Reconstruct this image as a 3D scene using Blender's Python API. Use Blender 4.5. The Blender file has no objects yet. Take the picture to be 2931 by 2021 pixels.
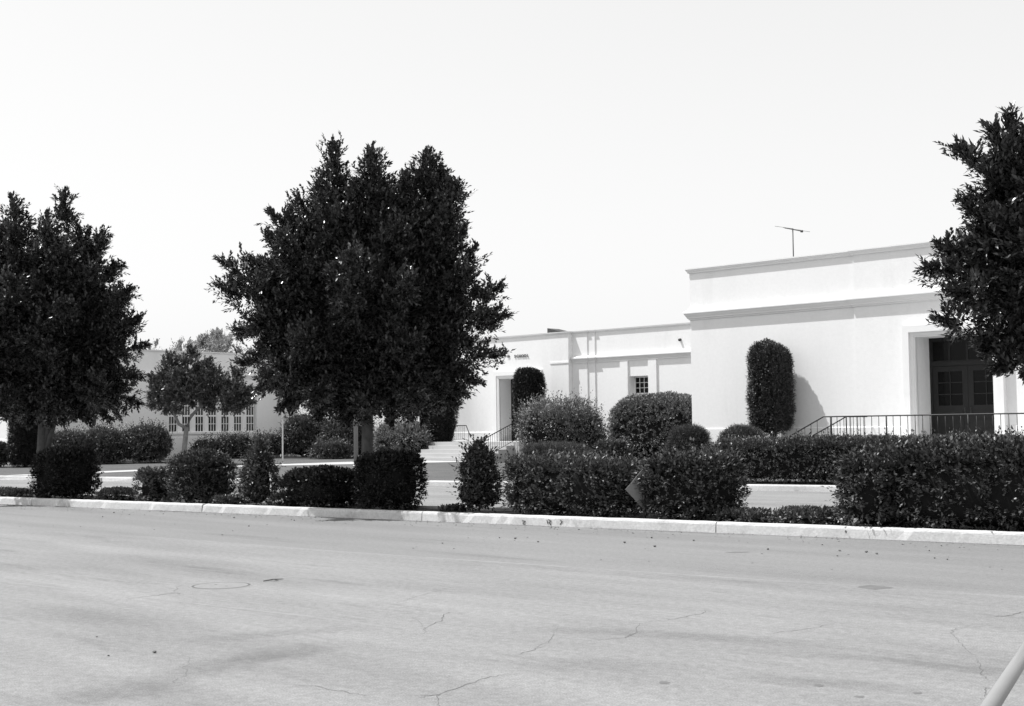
import bpy, bmesh, math, random
import numpy as np
from mathutils import Vector, Matrix

random.seed(7)
rng = np.random.default_rng(11)
sc = bpy.context.scene
C = sc.collection

# ------------------------------------------------------------------ camera
W, H = 2931, 2021                      # size of the photograph
FPX = 3820.0                           # focal length in its pixels
YAW, PITCH, ROLL, EYE = math.radians(44), math.radians(3.245), math.radians(-0.705), 1.65
F0 = np.array([-math.sin(YAW), math.cos(YAW), 0]); R0 = np.array([math.cos(YAW), math.sin(YAW), 0]); U0 = np.array([0, 0, 1.0])
F = F0 * math.cos(PITCH) + U0 * math.sin(PITCH); U = U0 * math.cos(PITCH) - F0 * math.sin(PITCH)
R = R0 * math.cos(ROLL) + U * math.sin(ROLL); U = U * math.cos(ROLL) - R0 * math.sin(ROLL)
CAM = np.array([0, 0, EYE])
cd = bpy.data.cameras.new('camera'); cam = bpy.data.objects.new('camera', cd); C.objects.link(cam)
cd.sensor_fit = 'HORIZONTAL'; cd.sensor_width = 36.0; cd.lens = FPX / W * 36.0
cd.clip_start = 0.1; cd.clip_end = 6000
M3 = Matrix([[R[i], U[i], -F[i]] for i in range(3)])
cam.matrix_world = Matrix.Translation(Vector(CAM)) @ M3.to_4x4()
sc.camera = cam

# ------------------------------------------------------------------ sky, sun, exposure
SUN_AZ = (-0.81, -0.585)                # towards the sun, in plan (left of the facade's normal)
SUN_EL = math.radians(62)
wd = bpy.data.worlds.new('World'); sc.world = wd; wd.use_nodes = True
nt = wd.node_tree; nt.nodes.clear()
sky = nt.nodes.new('ShaderNodeTexSky'); sky.sky_type = 'NISHITA'; sky.sun_disc = False
sky.sun_elevation = SUN_EL; sky.sun_rotation = math.atan2(SUN_AZ[0], SUN_AZ[1]) % (2 * math.pi)
sky.air_density = 3.0; sky.dust_density = 0.3; sky.ozone_density = 1.0
bw = nt.nodes.new('ShaderNodeRGBToBW'); bg = nt.nodes.new('ShaderNodeBackground'); wo = nt.nodes.new('ShaderNodeOutputWorld')
bg.inputs['Strength'].default_value = 0.141
flat = []                              # thin haze evens the sky out
for op, v in (('DIVIDE', 6.2), ('POWER', 0.45), ('MULTIPLY', 6.2)):
    nd = nt.nodes.new('ShaderNodeMath'); nd.operation = op; nd.inputs[1].default_value = v
    if flat: nt.links.new(flat[-1].outputs[0], nd.inputs[0])
    flat.append(nd)
nt.links.new(sky.outputs[0], bw.inputs[0]); nt.links.new(bw.outputs[0], flat[0].inputs[0]); nt.links.new(flat[-1].outputs[0], bg.inputs['Color']); nt.links.new(bg.outputs[0], wo.inputs[0])
sl = bpy.data.lights.new('sun', 'SUN'); sl.energy = 4.85; sl.angle = math.radians(0.6); sl.color = (1, 1, 1)
so = bpy.data.objects.new('sun', sl); C.objects.link(so)
n_ = math.hypot(*SUN_AZ)
sv = Vector((SUN_AZ[0] / n_ * math.cos(SUN_EL), SUN_AZ[1] / n_ * math.cos(SUN_EL), math.sin(SUN_EL)))
so.rotation_euler = sv.to_track_quat('Z', 'Y').to_euler(); so.location = (-20, -10, 60)
vs = sc.view_settings; vs.view_transform = 'Standard'; vs.look = 'None'; vs.gamma = 1.0; vs.use_curve_mapping = False
vs.exposure = 0.15
sc.cycles.max_bounces = 8; sc.cycles.diffuse_bounces = 4; sc.cycles.glossy_bounces = 3; sc.cycles.transparent_max_bounces = 8

# ------------------------------------------------------------------ finding real places from the picture
def ray(x, y): return F + R * ((x - W / 2) / FPX) - U * ((y - H / 2) / FPX)
def onY(x, y, Y): r = ray(x, y); return CAM + r * (Y / r[1])
def onX(x, y, X): r = ray(x, y); return CAM + r * (X / r[0])
def onZ(x, y, Z): r = ray(x, y); return CAM + r * ((Z - EYE) / r[2])
def at_depth(x, y, D): return CAM + ray(x, y) * D
KN0, KNS = 18.84, 0.138                 # near kerb line      Y = KN0 + KNS X
KF0, KFS = 33.07, 0.2247                # far kerb line       Y = KF0 + KFS X
IW = 1.85                               # width of the planted island
def kn(X): return KN0 + KNS * X
def kf(X): return KF0 + KFS * X
def island(px, off=0.95):
    r = ray(px, 1400); s = (KN0 + off) / (r[1] - KNS * r[0])
    return np.array([r[0] * s, r[1] * s]), s
def lawn_z(X, Y): return 0.15 + 0.012 * max(0.0, min(Y - kf(X), 16.0))

# ------------------------------------------------------------------ materials (a black and white photograph: all greys)
MATS = {}
def grey(v): return (v, v, v, 1)
def material(name, base, rough=0.8, var=0.0, vscale=2.0, bump=0.0, bscale=60.0, spec=0.3, metal=0.0, stretch=None, fine=0.0, fscale=40, stain=0.0, sscale=0.6, rot=0.0, grit=None):
    m = bpy.data.materials.new(name); m.use_nodes = True; t = m.node_tree; N = t.nodes; L = t.links
    b = N['Principled BSDF']; b.inputs['Roughness'].default_value = rough; b.inputs['Metallic'].default_value = metal
    b.inputs['Specular IOR Level'].default_value = spec; b.inputs['Base Color'].default_value = grey(base)
    tc = N.new('ShaderNodeTexCoord'); src = tc.outputs['Object']
    if stretch:
        mp = N.new('ShaderNodeMapping'); mp.inputs['Scale'].default_value = stretch; mp.inputs['Rotation'].default_value = (0, 0, rot)
        L.new(src, mp.inputs[0]); ssrc = mp.outputs[0]
    else: ssrc = src
    val = None
    def add_noise(scale, detail, amount, s):
        nonlocal val
        n = N.new('ShaderNodeTexNoise'); n.inputs['Scale'].default_value = scale; n.inputs['Detail'].default_value = detail; n.inputs['Roughness'].default_value = 0.6
        L.new(s, n.inputs['Vector'])
        r = N.new('ShaderNodeMapRange'); r.inputs['From Min'].default_value = 0.28; r.inputs['From Max'].default_value = 0.72
        r.inputs['To Min'].default_value = 1 - amount; r.inputs['To Max'].default_value = 1 + amount
        L.new(n.outputs[0], r.inputs['Value'])
        if val is None: val = r.outputs[0]
        else:
            mu = N.new('ShaderNodeMath'); mu.operation = 'MULTIPLY'; L.new(val, mu.inputs[0]); L.new(r.outputs[0], mu.inputs[1]); val = mu.outputs[0]
    if var: add_noise(vscale, 5, var, ssrc)
    if fine: add_noise(fscale, 3, fine, src)
    if grit: add_noise(grit[0], 2, grit[1], src)
    if stain:
        n = N.new('ShaderNodeTexNoise'); n.inputs['Scale'].default_value = sscale; n.inputs['Detail'].default_value = 7; n.inputs['Roughness'].default_value = 0.7
        L.new(ssrc, n.inputs['Vector'])
        r = N.new('ShaderNodeMapRange'); r.inputs['From Min'].default_value = 0.56; r.inputs['From Max'].default_value = 0.72
        r.inputs['To Min'].default_value = 1; r.inputs['To Max'].default_value = 1 - stain; L.new(n.outputs[0], r.inputs['Value'])
        if val is None: val = r.outputs[0]
        else:
            mu = N.new('ShaderNodeMath'); mu.operation = 'MULTIPLY'; L.new(val, mu.inputs[0]); L.new(r.outputs[0], mu.inputs[1]); val = mu.outputs[0]
    if val is not None:
        mu = N.new('ShaderNodeMath'); mu.operation = 'MULTIPLY'; mu.inputs[1].default_value = base; L.new(val, mu.inputs[0])
        cb = N.new('ShaderNodeCombineColor'); [L.new(mu.outputs[0], cb.inputs[i]) for i in range(3)]
        L.new(cb.outputs[0], b.inputs['Base Color'])
    if bump:
        n = N.new('ShaderNodeTexNoise'); n.inputs['Scale'].default_value = bscale; n.inputs['Detail'].default_value = 4; L.new(src, n.inputs['Vector'])
        bp = N.new('ShaderNodeBump'); bp.inputs['Strength'].default_value = bump; bp.inputs['Distance'].default_value = 0.01
        L.new(n.outputs[0], bp.inputs['Height']); L.new(bp.outputs[0], b.inputs['Normal'])
    MATS[name] = m; return m
def leaf_material(name, base, spread=0.45, rough=0.33, spec=0.28, trans=0.05):
    m = bpy.data.materials.new(name); m.use_nodes = True; t = m.node_tree; N = t.nodes; L = t.links
    b = N['Principled BSDF']; b.inputs['Roughness'].default_value = rough; b.inputs['Specular IOR Level'].default_value = spec
    a = N.new('ShaderNodeAttribute'); a.attribute_name = 'tone'
    r = N.new('ShaderNodeMapRange'); r.inputs['To Min'].default_value = base * (1 - spread); r.inputs['To Max'].default_value = base * (1 + spread)
    L.new(a.outputs['Fac'], r.inputs['Value'])
    cb = N.new('ShaderNodeCombineColor'); [L.new(r.outputs[0], cb.inputs[i]) for i in range(3)]
    L.new(cb.outputs[0], b.inputs['Base Color'])
    tr = N.new('ShaderNodeBsdfTranslucent'); L.new(cb.outputs[0], tr.inputs['Color'])
    mx = N.new('ShaderNodeMixShader'); mx.inputs[0].default_value = trans
    o = N['Material Output']; L.new(b.outputs[0], mx.inputs[1]); L.new(tr.outputs[0], mx.inputs[2]); L.new(mx.outputs[0], o.inputs['Surface'])
    MATS[name] = m; return m
STREET_ROT = math.atan(KNS)
material('stucco', 0.80, 0.9, var=0.03, vscale=0.7, bump=0.25, bscale=35, spec=0.15, fine=0.025, fscale=9, stain=0.09, sscale=0.5, stretch=(1, 1, 0.25))
material('trim', 0.80, 0.85, var=0.03, vscale=1.2, spec=0.15, stain=0.06, sscale=0.9)
material('roof', 0.35, 0.9, var=0.1)
material('street', 0.228, 0.88, var=0.19, vscale=0.6, bump=0.5, bscale=70, spec=0.2, stretch=(0.28, 1.5, 1), rot=-STREET_ROT - 0.12, fine=0.15, fscale=14, stain=0.28, sscale=1.1, grit=(75, 0.26))
material('gutter_lane', 0.21, 0.88, var=0.12, vscale=0.6, bump=0.5, bscale=70, spec=0.2, stretch=(0.2, 1.8, 1), rot=-STREET_ROT, fine=0.12, fscale=16, stain=0.2, sscale=0.7, grit=(60, 0.18))
material('concrete', 0.57, 0.85, var=0.13, vscale=1.6, bump=0.5, bscale=40, spec=0.2, fine=0.12, fscale=25, stain=0.4, sscale=1.7)
material('pavement', 0.46, 0.85, var=0.06, vscale=1.0, bump=0.2, bscale=50, spec=0.2)
material('crack', 0.13, 0.95, spec=0.05)
material('seam', 0.265, 0.9, var=0.1, vscale=3, spec=0.1)
material('stain', 0.15, 0.8, var=0.2, vscale=6, spec=0.2)
material('soil', 0.06, 0.95, var=0.35, vscale=3, bump=0.8, bscale=20, spec=0.1)
material('grass', 0.115, 0.95, var=0.14, vscale=0.8, bump=0.9, bscale=30, spec=0.1, fine=0.3, fscale=22)
material('earth', 0.15, 0.95, var=0.2, vscale=0.05, spec=0.1)
material('bark', 0.10, 0.9, var=0.3, vscale=9, bump=0.7, bscale=30, spec=0.15)
material('pale_bark', 0.22, 0.85, var=0.25, vscale=7, bump=0.5, bscale=25, spec=0.15)
material('twig', 0.015, 0.95, spec=0.05)  # near-black colour of the shrub cores, painted as shade
material('door_paint', 0.014, 0.6, var=0.15, vscale=4, spec=0.35)
material('glass', 0.003, 0.15, spec=0.15)
material('hazy_glass', 0.03, 0.12, var=0.3, vscale=1.5, spec=0.5)
material('window_paint', 0.85, 0.6, spec=0.3)
material('iron', 0.02, 0.5, var=0.2, vscale=20, spec=0.4)
material('letter', 0.14, 0.6, spec=0.3)
material('dark_metal', 0.05, 0.5, spec=0.4)
material('sign_metal', 0.22, 0.5, var=0.15, vscale=4, spec=0.4)
material('pipe_paint', 0.25, 0.4, var=0.05, vscale=5, spec=0.4)
material('pole_paint', 0.55, 0.5, var=0.1, vscale=5, spec=0.3)
material('manhole', 0.235, 0.7, var=0.12, vscale=14, bump=0.5, bscale=60, spec=0.3)
leaf_material('ficus_leaf', 0.046, spread=0.8, rough=0.27, spec=0.5)
leaf_material('hedge_leaf', 0.072, spread=0.8)
leaf_material('dark_hedge_leaf', 0.03, spread=0.6)  # darker hedge leaf; tree shade painted in for shrubs under the crowns
leaf_material('light_leaf', 0.20, spread=0.5)
leaf_material('mid_leaf', 0.105, spread=0.7)
leaf_material('needle_leaf', 0.085, rough=0.7, spec=0.2)
leaf_material('haze_leaf', 0.30, spread=0.3, rough=0.8, spec=0.1, trans=0.35)  # distance haze painted into the leaf colour

# ------------------------------------------------------------------ helpers
def tag(o, label=None, cat=None, group=None, kind=None):
    if label: o['label'] = label
    if cat: o['category'] = cat
    if group: o['group'] = group
    if kind: o['kind'] = kind
    return o
def empty(name, loc=(0, 0, 0), rz=0.0, parent=None):
    o = bpy.data.objects.new(name, None); C.objects.link(o); o.location = loc; o.rotation_euler = (0, 0, rz); o.empty_display_size = 0.2
    if parent: o.parent = parent
    return o
def link(name, me, mat, parent=None, smooth=False):
    if mat and not me.materials: me.materials.append(MATS[mat])
    o = bpy.data.objects.new(name, me); C.objects.link(o)
    if parent is not None:
        o.parent = parent
        o.matrix_parent_inverse = parent_inv(parent)
    if smooth: me.polygons.foreach_set('use_smooth', [True] * len(me.polygons))
    return o
def parent_inv(p):
    m = Matrix.Identity(4); q = p
    while q is not None:
        m = (Matrix.Translation(q.location) @ q.rotation_euler.to_matrix().to_4x4()) @ (q.matrix_parent_inverse @ Matrix.Identity(4)) @ Matrix.Identity(4) if q.parent is None else m
        q = q.parent
    r = p
    while r.parent is not None: r = r.parent
    root = Matrix.Translation(r.location) @ r.rotation_euler.to_matrix().to_4x4()
    if p is r: return root.inverted()
    return p_world(p).inverted()
def p_world(p):
    loc = Matrix.Translation(p.location) @ p.rotation_euler.to_matrix().to_4x4()
    if p.parent is None: return loc
    return p_world(p.parent) @ p.matrix_parent_inverse @ loc
def mesh(name, v, f, mat, parent=None, fix=True, smooth=False):
    me = bpy.data.meshes.new(name); me.from_pydata([tuple(map(float, p)) for p in v], [], f)
    if fix:
        bm = bmesh.new(); bm.from_mesh(me); bmesh.ops.recalc_face_normals(bm, faces=bm.faces); bm.to_mesh(me); bm.free()
    me.update(); return link(name, me, mat, parent, smooth)
def box_vf(x0, x1, y0, y1, z0, z1, off=0):
    v = [(x0, y0, z0), (x1, y0, z0), (x1, y1, z0), (x0, y1, z0), (x0, y0, z1), (x1, y0, z1), (x1, y1, z1), (x0, y1, z1)]
    f = [(0, 3, 2, 1), (4, 5, 6, 7), (0, 1, 5, 4), (1, 2, 6, 5), (2, 3, 7, 6), (3, 0, 4, 7)]
    return v, [tuple(i + off for i in q) for q in f]
def box(name, x0, x1, y0, y1, z0, z1, mat, parent=None):
    v, f = box_vf(x0, x1, y0, y1, z0, z1); return mesh(name, v, f, mat, parent)
def boxes(name, lst, mat, parent=None):
    V, Fc = [], []
    for b in lst:
        v, f = box_vf(*b, off=len(V)); V += v; Fc += f
    return mesh(name, V, Fc, mat, parent)
def tube_vf(path, radii, seg=8, off=0, cap=True):
    V, Fc = [], []
    P = [Vector(p) for p in path]
    for i, p in enumerate(P):
        t = (P[min(i + 1, len(P) - 1)] - P[max(i - 1, 0)]).normalized()
        a = Vector((0, 0, 1)) if abs(t.z) < 0.9 else Vector((1, 0, 0))
        e1 = t.cross(a).normalized(); e2 = t.cross(e1)
        for k in range(seg):
            an = 2 * math.pi * k / seg
            V.append(tuple(p + (e1 * math.cos(an) + e2 * math.sin(an)) * radii[i]))
    for i in range(len(P) - 1):
        for k in range(seg):
            a = i * seg + k; b = i * seg + (k + 1) % seg
            Fc.append((off + a, off + b, off + b + seg, off + a + seg))
    if cap:
        Fc.append(tuple(off + k for k in range(seg))); Fc.append(tuple(off + (len(P) - 1) * seg + k for k in range(seg)))
    return V, Fc
def tube(name, path, radii, mat, parent=None, seg=8, smooth=True):
    if not hasattr(radii, '__len__'): radii = [radii] * len(path)
    v, f = tube_vf(path, radii, seg); return mesh(name, v, f, mat, parent, smooth=smooth)
def tubes(name, lst, mat, parent=None, seg=8):
    V, Fc = [], []
    for path, radii in lst:
        if not hasattr(radii, '__len__'): radii = [radii] * len(path)
        v, f = tube_vf(path, radii, seg, len(V)); V += v; Fc += f
    return mesh(name, V, Fc, mat, parent, smooth=True)
def sweep(name, path, prof, mat, parent=None, side=1):
    """profile (out, z) swept along a plan polyline with mitred corners; 'out' is to the right of travel (side=1)"""
    P = [np.array(p, float) for p in path]; nrm = []
    for i in range(len(P) - 1):
        d = P[i + 1] - P[i]; d /= np.linalg.norm(d); nrm.append(np.array([d[1], -d[0]]) * side)
    V = []
    for i, p in enumerate(P):
        if i == 0: m = nrm[0]
        elif i == len(P) - 1: m = nrm[-1]
        else:
            m = nrm[i - 1] + nrm[i]; m = m / (1 + nrm[i - 1] @ nrm[i])
        V += [(p[0] + m[0] * o, p[1] + m[1] * o, z) for o, z in prof]
    k = len(prof); Fc = []
    for i in range(len(P) - 1):
        for j in range(k):
            a = i * k + j; b = i * k + (j + 1) % k; Fc.append((a, b, b + k, a + k))
    Fc.append(tuple(range(k))); Fc.append(tuple((len(P) - 1) * k + j for j in range(k)))
    return mesh(name, V, Fc, mat, parent)
def panel_vf(us, zs, solid, w0, w1):
    """thick panel on a grid; solid(i, j) says whether the cell is filled; returns (u, w, z) vertices"""
    V, Fc, idx = [], [], {}
    def vid(u, w, z):
        k = (round(u, 4), round(w, 4), round(z, 4))
        if k not in idx: idx[k] = len(V); V.append((u, w, z))
        return idx[k]
    nu, nz = len(us) - 1, len(zs) - 1
    S = lambda i, j: 0 <= i < nu and 0 <= j < nz and solid(i, j)
    for i in range(nu):
        for j in range(nz):
            if not S(i, j): continue
            u0, u1, z0, z1 = us[i], us[i + 1], zs[j], zs[j + 1]
            for w in (w0, w1): Fc.append((vid(u0, w, z0), vid(u1, w, z0), vid(u1, w, z1), vid(u0, w, z1)))
            if not S(i - 1, j): Fc.append((vid(u0, w0, z0), vid(u0, w1, z0), vid(u0, w1, z1), vid(u0, w0, z1)))
            if not S(i + 1, j): Fc.append((vid(u1, w0, z0), vid(u1, w1, z0), vid(u1, w1, z1), vid(u1, w0, z1)))
            if not S(i, j - 1): Fc.append((vid(u0, w0, z0), vid(u1, w0, z0), vid(u1, w1, z0), vid(u0, w1, z0)))
            if not S(i, j + 1): Fc.append((vid(u0, w0, z1), vid(u1, w0, z1), vid(u1, w1, z1), vid(u0, w1, z1)))
    return V, Fc
def panel(name, u0, u1, z0, z1, holes, w0, w1, mapf, mat, parent=None):
    us = sorted({round(x, 4) for x in [u0, u1] + [h[0] for h in holes] + [h[1] for h in holes]})
    zs = sorted({round(x, 4) for x in [z0, z1] + [h[2] for h in holes] + [h[3] for h in holes]})
    def solid(i, j):
        cu, cz = (us[i] + us[i + 1]) / 2, (zs[j] + zs[j + 1]) / 2
        return not any(h[0] < cu < h[1] and h[2] < cz < h[3] for h in holes)
    V, Fc = panel_vf(us, zs, solid, w0, w1)
    return mesh(name, [mapf(*v) for v in V], Fc, mat, parent)
def facade(Y): return lambda u, w, z: (u, Y + w, z)
def side_x(X): return lambda u, w, z: (X - w, u, z)      # wall facing +X

# ------------------------------------------------------------------ ground, streets, kerbs, lawn
g = mesh('ground', [(-2500, -2500, -0.05), (2500, -2500, -0.05), (2500, 2500, -0.05), (-2500, 2500, -0.05)], [(0, 1, 2, 3)], 'earth', fix=False)
tag(g, 'wide pale ground reaching the horizon', kind='structure')
def strip_mesh(name, pts_a, pts_b, mat, parent=None):
    n = len(pts_a); V = list(pts_a) + list(pts_b)
    return mesh(name, V, [(i, i + 1, n + i + 1, n + i) for i in range(n - 1)], mat, parent, fix=False)
xs = list(np.linspace(-140, 60, 41))
# the lane next to the kerb is a later, slightly darker strip of paving
seam1 = [onZ(*p, 0) for p in ((-600, 1478), (0, 1512), (450, 1538), (980, 1579), (1466, 1612), (1900, 1641), (2289, 1667), (2859, 1702), (3500, 1742))]
seam1 = [np.array([-140, seam1[0][1] + (seam1[0][0] + 140) * -0.09, 0])] + seam1 + [np.array([60, seam1[-1][1] + (60 - seam1[-1][0]) * 0.09, 0])]
street = strip_mesh('street', [(p[0], -60, 0) for p in seam1], [(p[0], p[1], 0) for p in seam1], 'street')
tag(street, 'pale worn street in the foreground', kind='structure')
gl = strip_mesh('gutter_lane', [(p[0], p[1], 0) for p in seam1], [(p[0], kn(p[0]) + 0.1, 0) for p in seam1], 'gutter_lane')
fs = strip_mesh('frontage_street', [(x, kn(x) + IW - 0.1, 0) for x in xs], [(x, kf(x) + 0.1, 0) for x in xs], 'street')
tag(fs, 'pale side street between the island and the school lawn', kind='structure')
tag(gl, 'slightly darker paved lane along the near kerb', kind='structure')

def ribbon(name, pts, w, mat, parent, z=0.0016, jit=0.0, sub=4):
    """thin mark on the street through picture points; width tapers at the ends"""
    P = [onZ(x, y, 0)[:2] for x, y in pts]; Q = []
    for a, b in zip(P[:-1], P[1:]):
        for k in range(sub): Q.append(a + (b - a) * k / sub)
    Q.append(P[-1]); n = len(Q); V = []
    Q = [q + rng.normal(0, jit, 2) if 0 < i < n - 1 else q for i, q in enumerate(Q)]
    for i, q in enumerate(Q):
        d = Q[min(i + 1, n - 1)] - Q[max(i - 1, 0)]; d = d / (np.linalg.norm(d) + 1e-9); nn = np.array([-d[1], d[0]])
        ww = w * (0.25 + 0.75 * math.sin(math.pi * (i + 0.3) / (n - 0.4))) * (0.6 + 0.8 * rng.random())
        V += [(*(q + nn * ww / 2), z), (*(q - nn * ww / 2), z)]
    return mesh(name, V, [(2 * i, 2 * i + 1, 2 * i + 3, 2 * i + 2) for i in range(n - 1)], mat, parent, fix=False)
CR = [  # cracks: picture points, width in metres
    ([(1190, 2000), (1260, 1985), (1400, 1940), (1466, 1925)], 0.016), ([(1170, 1990), (1250, 1990), (1260, 2021)], 0.012),
    ([(365, 1714), (440, 1705), (505, 1697), (515, 1702)], 0.028), ([(500, 1695), (508, 1680), (530, 1672)], 0.012),
    ([(1210, 1800), (1265, 1775), (1282, 1752)], 0.022), ([(1150, 1822), (1215, 1812), (1215, 1795), (1180, 1765)], 0.010),
    ([(1840, 1783), (1930, 1772), (2010, 1755), (2025, 1745)], 0.018), ([(1655, 1836), (1790, 1826), (1815, 1815), (1830, 1785)], 0.018),
    ([(2190, 1815), (2320, 1800), (2400, 1780)], 0.016), ([(2820, 1767), (2880, 1763), (2931, 1752), (3000, 1742)], 0.030),
    ([(1480, 1875), (1560, 1850)], 0.012), ([(2795, 1890), (2812, 1910), (2808, 1930), (2830, 1945)], 0.014),
    ([(2790, 1880), (2760, 1850), (2722, 1812), (2740, 1800), (2775, 1792)], 0.010), ([(2815, 1965), (2825, 1980), (2810, 2005)], 0.014),
    ([(820, 1960), (900, 1964), (1010, 1985), (1060, 1992)], 0.014), ([(480, 1960), (530, 1935), (540, 1880)], 0.008),
    ([(2135, 1720), (2200, 1722), (2350, 1745)], 0.009), ([(2200, 1690), (2150, 1688)], 0.008), ([(1120, 1730), (1180, 1712), (1300, 1680)], 0.008),
    ([(2480, 1752), (2600, 1762), (2760, 1768)], 0.010), ([(1600, 1790), (1580, 1830), (1520, 1860)], 0.008)]
for pts, w in CR: ribbon('crack', pts, w * 0.42, 'crack', street, jit=0.012, sub=7)
for pts, w in (([(-200, 1645), (0, 1664), (400, 1709), (887, 1765), (1077, 1790), (1150, 1800)], 0.05), ([(0, 1512), (450, 1538), (980, 1579), (1466, 1612), (1900, 1641), (2289, 1667), (2700, 1692)], 0.07)):
    ribbon('seam', pts, w, 'seam', street, z=0.001, jit=0.006, sub=10)
def soft_material():
    m = bpy.data.materials.new('smear'); m.use_nodes = True; t = m.node_tree; N = t.nodes; L = t.links; b = N['Principled BSDF']
    b.inputs['Base Color'].default_value = grey(0.165); b.inputs['Roughness'].default_value = 0.8; b.inputs['Specular IOR Level'].default_value = 0.2
    a = N.new('ShaderNodeAttribute'); a.attribute_name = 'soft'; tc = N.new('ShaderNodeTexCoord'); n = N.new('ShaderNodeTexNoise'); n.inputs['Scale'].default_value = 5; n.inputs['Detail'].default_value = 6
    L.new(tc.outputs['Object'], n.inputs['Vector'])
    mu = N.new('ShaderNodeMath'); mu.operation = 'MULTIPLY'; L.new(a.outputs['Fac'], mu.inputs[0]); L.new(n.outputs[0], mu.inputs[1])
    L.new(mu.outputs[0], b.inputs['Alpha']); MATS['smear'] = m
soft_material()
def smear(pts, w, strength):
    P = [onZ(x, y, 0)[:2] for x, y in pts]; Q = []; sub = 6
    for k in range(len(P) - 1):
        for j in range(sub): Q.append(P[k] + (P[k + 1] - P[k]) * j / sub)
    Q.append(P[-1]); n = len(Q); V = []; A = []
    for i, q in enumerate(Q):
        d = Q[min(i + 1, n - 1)] - Q[max(i - 1, 0)]; d = d / np.linalg.norm(d); nn = np.array([-d[1], d[0]])
        for k in range(5):
            o = (k - 2) / 2; V.append((*(q + nn * w * o), 0.0007)); A.append(0.6 * strength * math.cos(o * math.pi / 2) * math.sin(math.pi * i / (n - 1)))
    o = mesh('tyre_smear', V, [(i * 5 + k, i * 5 + k + 1, i * 5 + k + 6, i * 5 + k + 5) for i in range(n - 1) for k in range(4)], 'smear', street, fix=False)
    at = o.data.attributes.new('soft', 'FLOAT', 'POINT'); at.data.foreach_set('value', A)
for a in (([(300, 1975), (560, 1925), (760, 1870), (1000, 1840)], 0.30, 0.7), ([(80, 2005), (330, 1985), (600, 1950)], 0.35, 0.7), ([(480, 1842), (760, 1815), (1100, 1795)], 0.22, 0.5), ([(1460, 1802), (1750, 1808), (2150, 1832), (2500, 1858)], 0.22, 0.6),
          ([(1460, 1905), (1700, 1900), (2050, 1925)], 0.3, 0.5), ([(2050, 1935), (2400, 1955), (2720, 1985)], 0.2, 0.6), ([(600, 1895), (820, 1880), (960, 1850)], 0.2, 0.6), ([(1500, 1590), (1900, 1615), (2500, 1660), (2931, 1690)], 0.5, 0.35), ([(0, 1740), (300, 1765), (700, 1790)], 0.5, 0.35), ([(2050, 1860), (2500, 1885), (2900, 1930)], 0.16, 0.4)): smear(*a)
for k_ in range(34):
    x0 = rng.uniform(-34, -5); x1 = x0 + rng.uniform(0.5, 2.5); P3 = [(x0 + (x1 - x0) * t_, kn(x0 + (x1 - x0) * t_) - rng.uniform(0.02, 0.12)) for t_ in (0, 0.5, 1)]
    def px_(p):
        d_ = np.array([p[0], p[1], -EYE]); dd_ = d_ @ F; return (W / 2 + FPX * (d_ @ R) / dd_, H / 2 - FPX * (d_ @ U) / dd_)
    smear([px_(p) for p in P3], rng.uniform(0.05, 0.14), rng.uniform(0.6, 1.2))
for px, py, rx, ry in ((2500, 1681, 0.17, 0.03), (2112, 1581, 0.16, 0.015), (1902, 1954, 0.035, 0.008), (2345, 1962, 0.03, 0.008), (2625, 1984, 0.03, 0.006), (2460, 1995, 0.03, 0.006)):
    c = onZ(px, py, 0); n = 18
    mesh('oil_spot', [(c[0] + R0[0] * rx * math.cos(a) * q + F0[0] * ry * 6 * math.sin(a) * q, c[1] + R0[1] * rx * math.cos(a) * q + F0[1] * ry * 6 * math.sin(a) * q, 0.0012)
          for a, q in ((2 * math.pi * k / n, 0.8 + 0.4 * random.random()) for k in range(n))], [tuple(range(n))], 'stain', street, fix=False)

# kerbs, each a run of cast segments
def kerb_run(name, line, slope, x0, x1, step, inner_sign, w, h, label, gap=0.012):
    """inner_sign +1: the soil lies on the +Y side of the line"""
    root = empty(name, ((x0 + x1) / 2, line((x0 + x1) / 2), 0)); tag(root, label, kind='structure')
    d = np.array([1, slope]); d /= np.linalg.norm(d); nn = np.array([-d[1], d[0]]) * inner_sign
    prof = [(0, -0.04), (0.012, h - 0.04), (0.022, h - 0.015), (0.045, h), (w, h), (w, -0.04)]
    x = x0; k = 0
    while x < x1 - 0.01:
        xe = min(x + step, x1)
        a = np.array([x, line(x)]) + d * gap / 2; b = np.array([xe, line(xe)]) - d * gap / 2
        V = []
        ns = 40 if name == 'near_kerb' else 4          # worn, slightly chipped arris
        for q in range(ns + 1):
            p = a + (b - a) * q / ns; chip = random.random() < 0.12
            V += [(p[0] + nn[0] * (o + random.uniform(-0.003, 0.003) + (0.02 if chip and 0.01 < o < 0.03 else 0)), p[1] + nn[1] * (o + random.uniform(-0.003, 0.003) + (0.02 if chip and 0.01 < o < 0.03 else 0)),
                   z + random.uniform(-0.003, 0.003) - (0.018 if chip and 0.015 < o < 0.05 else 0)) for o, z in prof]
        n = len(prof)
        Fc = [(i * n + j, i * n + (j + 1) % n, (i + 1) * n + (j + 1) % n, (i + 1) * n + j) for i in range(ns) for j in range(n)] + [tuple(range(n)), tuple(range(ns * n, (ns + 1) * n))]
        mesh('kerb_segment', V, Fc, 'concrete', root); x = xe; k += 1
    return root
XJ = onZ(1957, 1535, 0)[0]; XJ2 = onZ(1093, 1500, 0)[0]; ST = XJ - XJ2
NK = kerb_run('near_kerb', kn, KNS, XJ - 8 * ST, XJ + 4 * ST, ST, +1, 0.16, 0.165, 'pale concrete kerb along the near street, cracked at its joints', gap=0.02)
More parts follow.
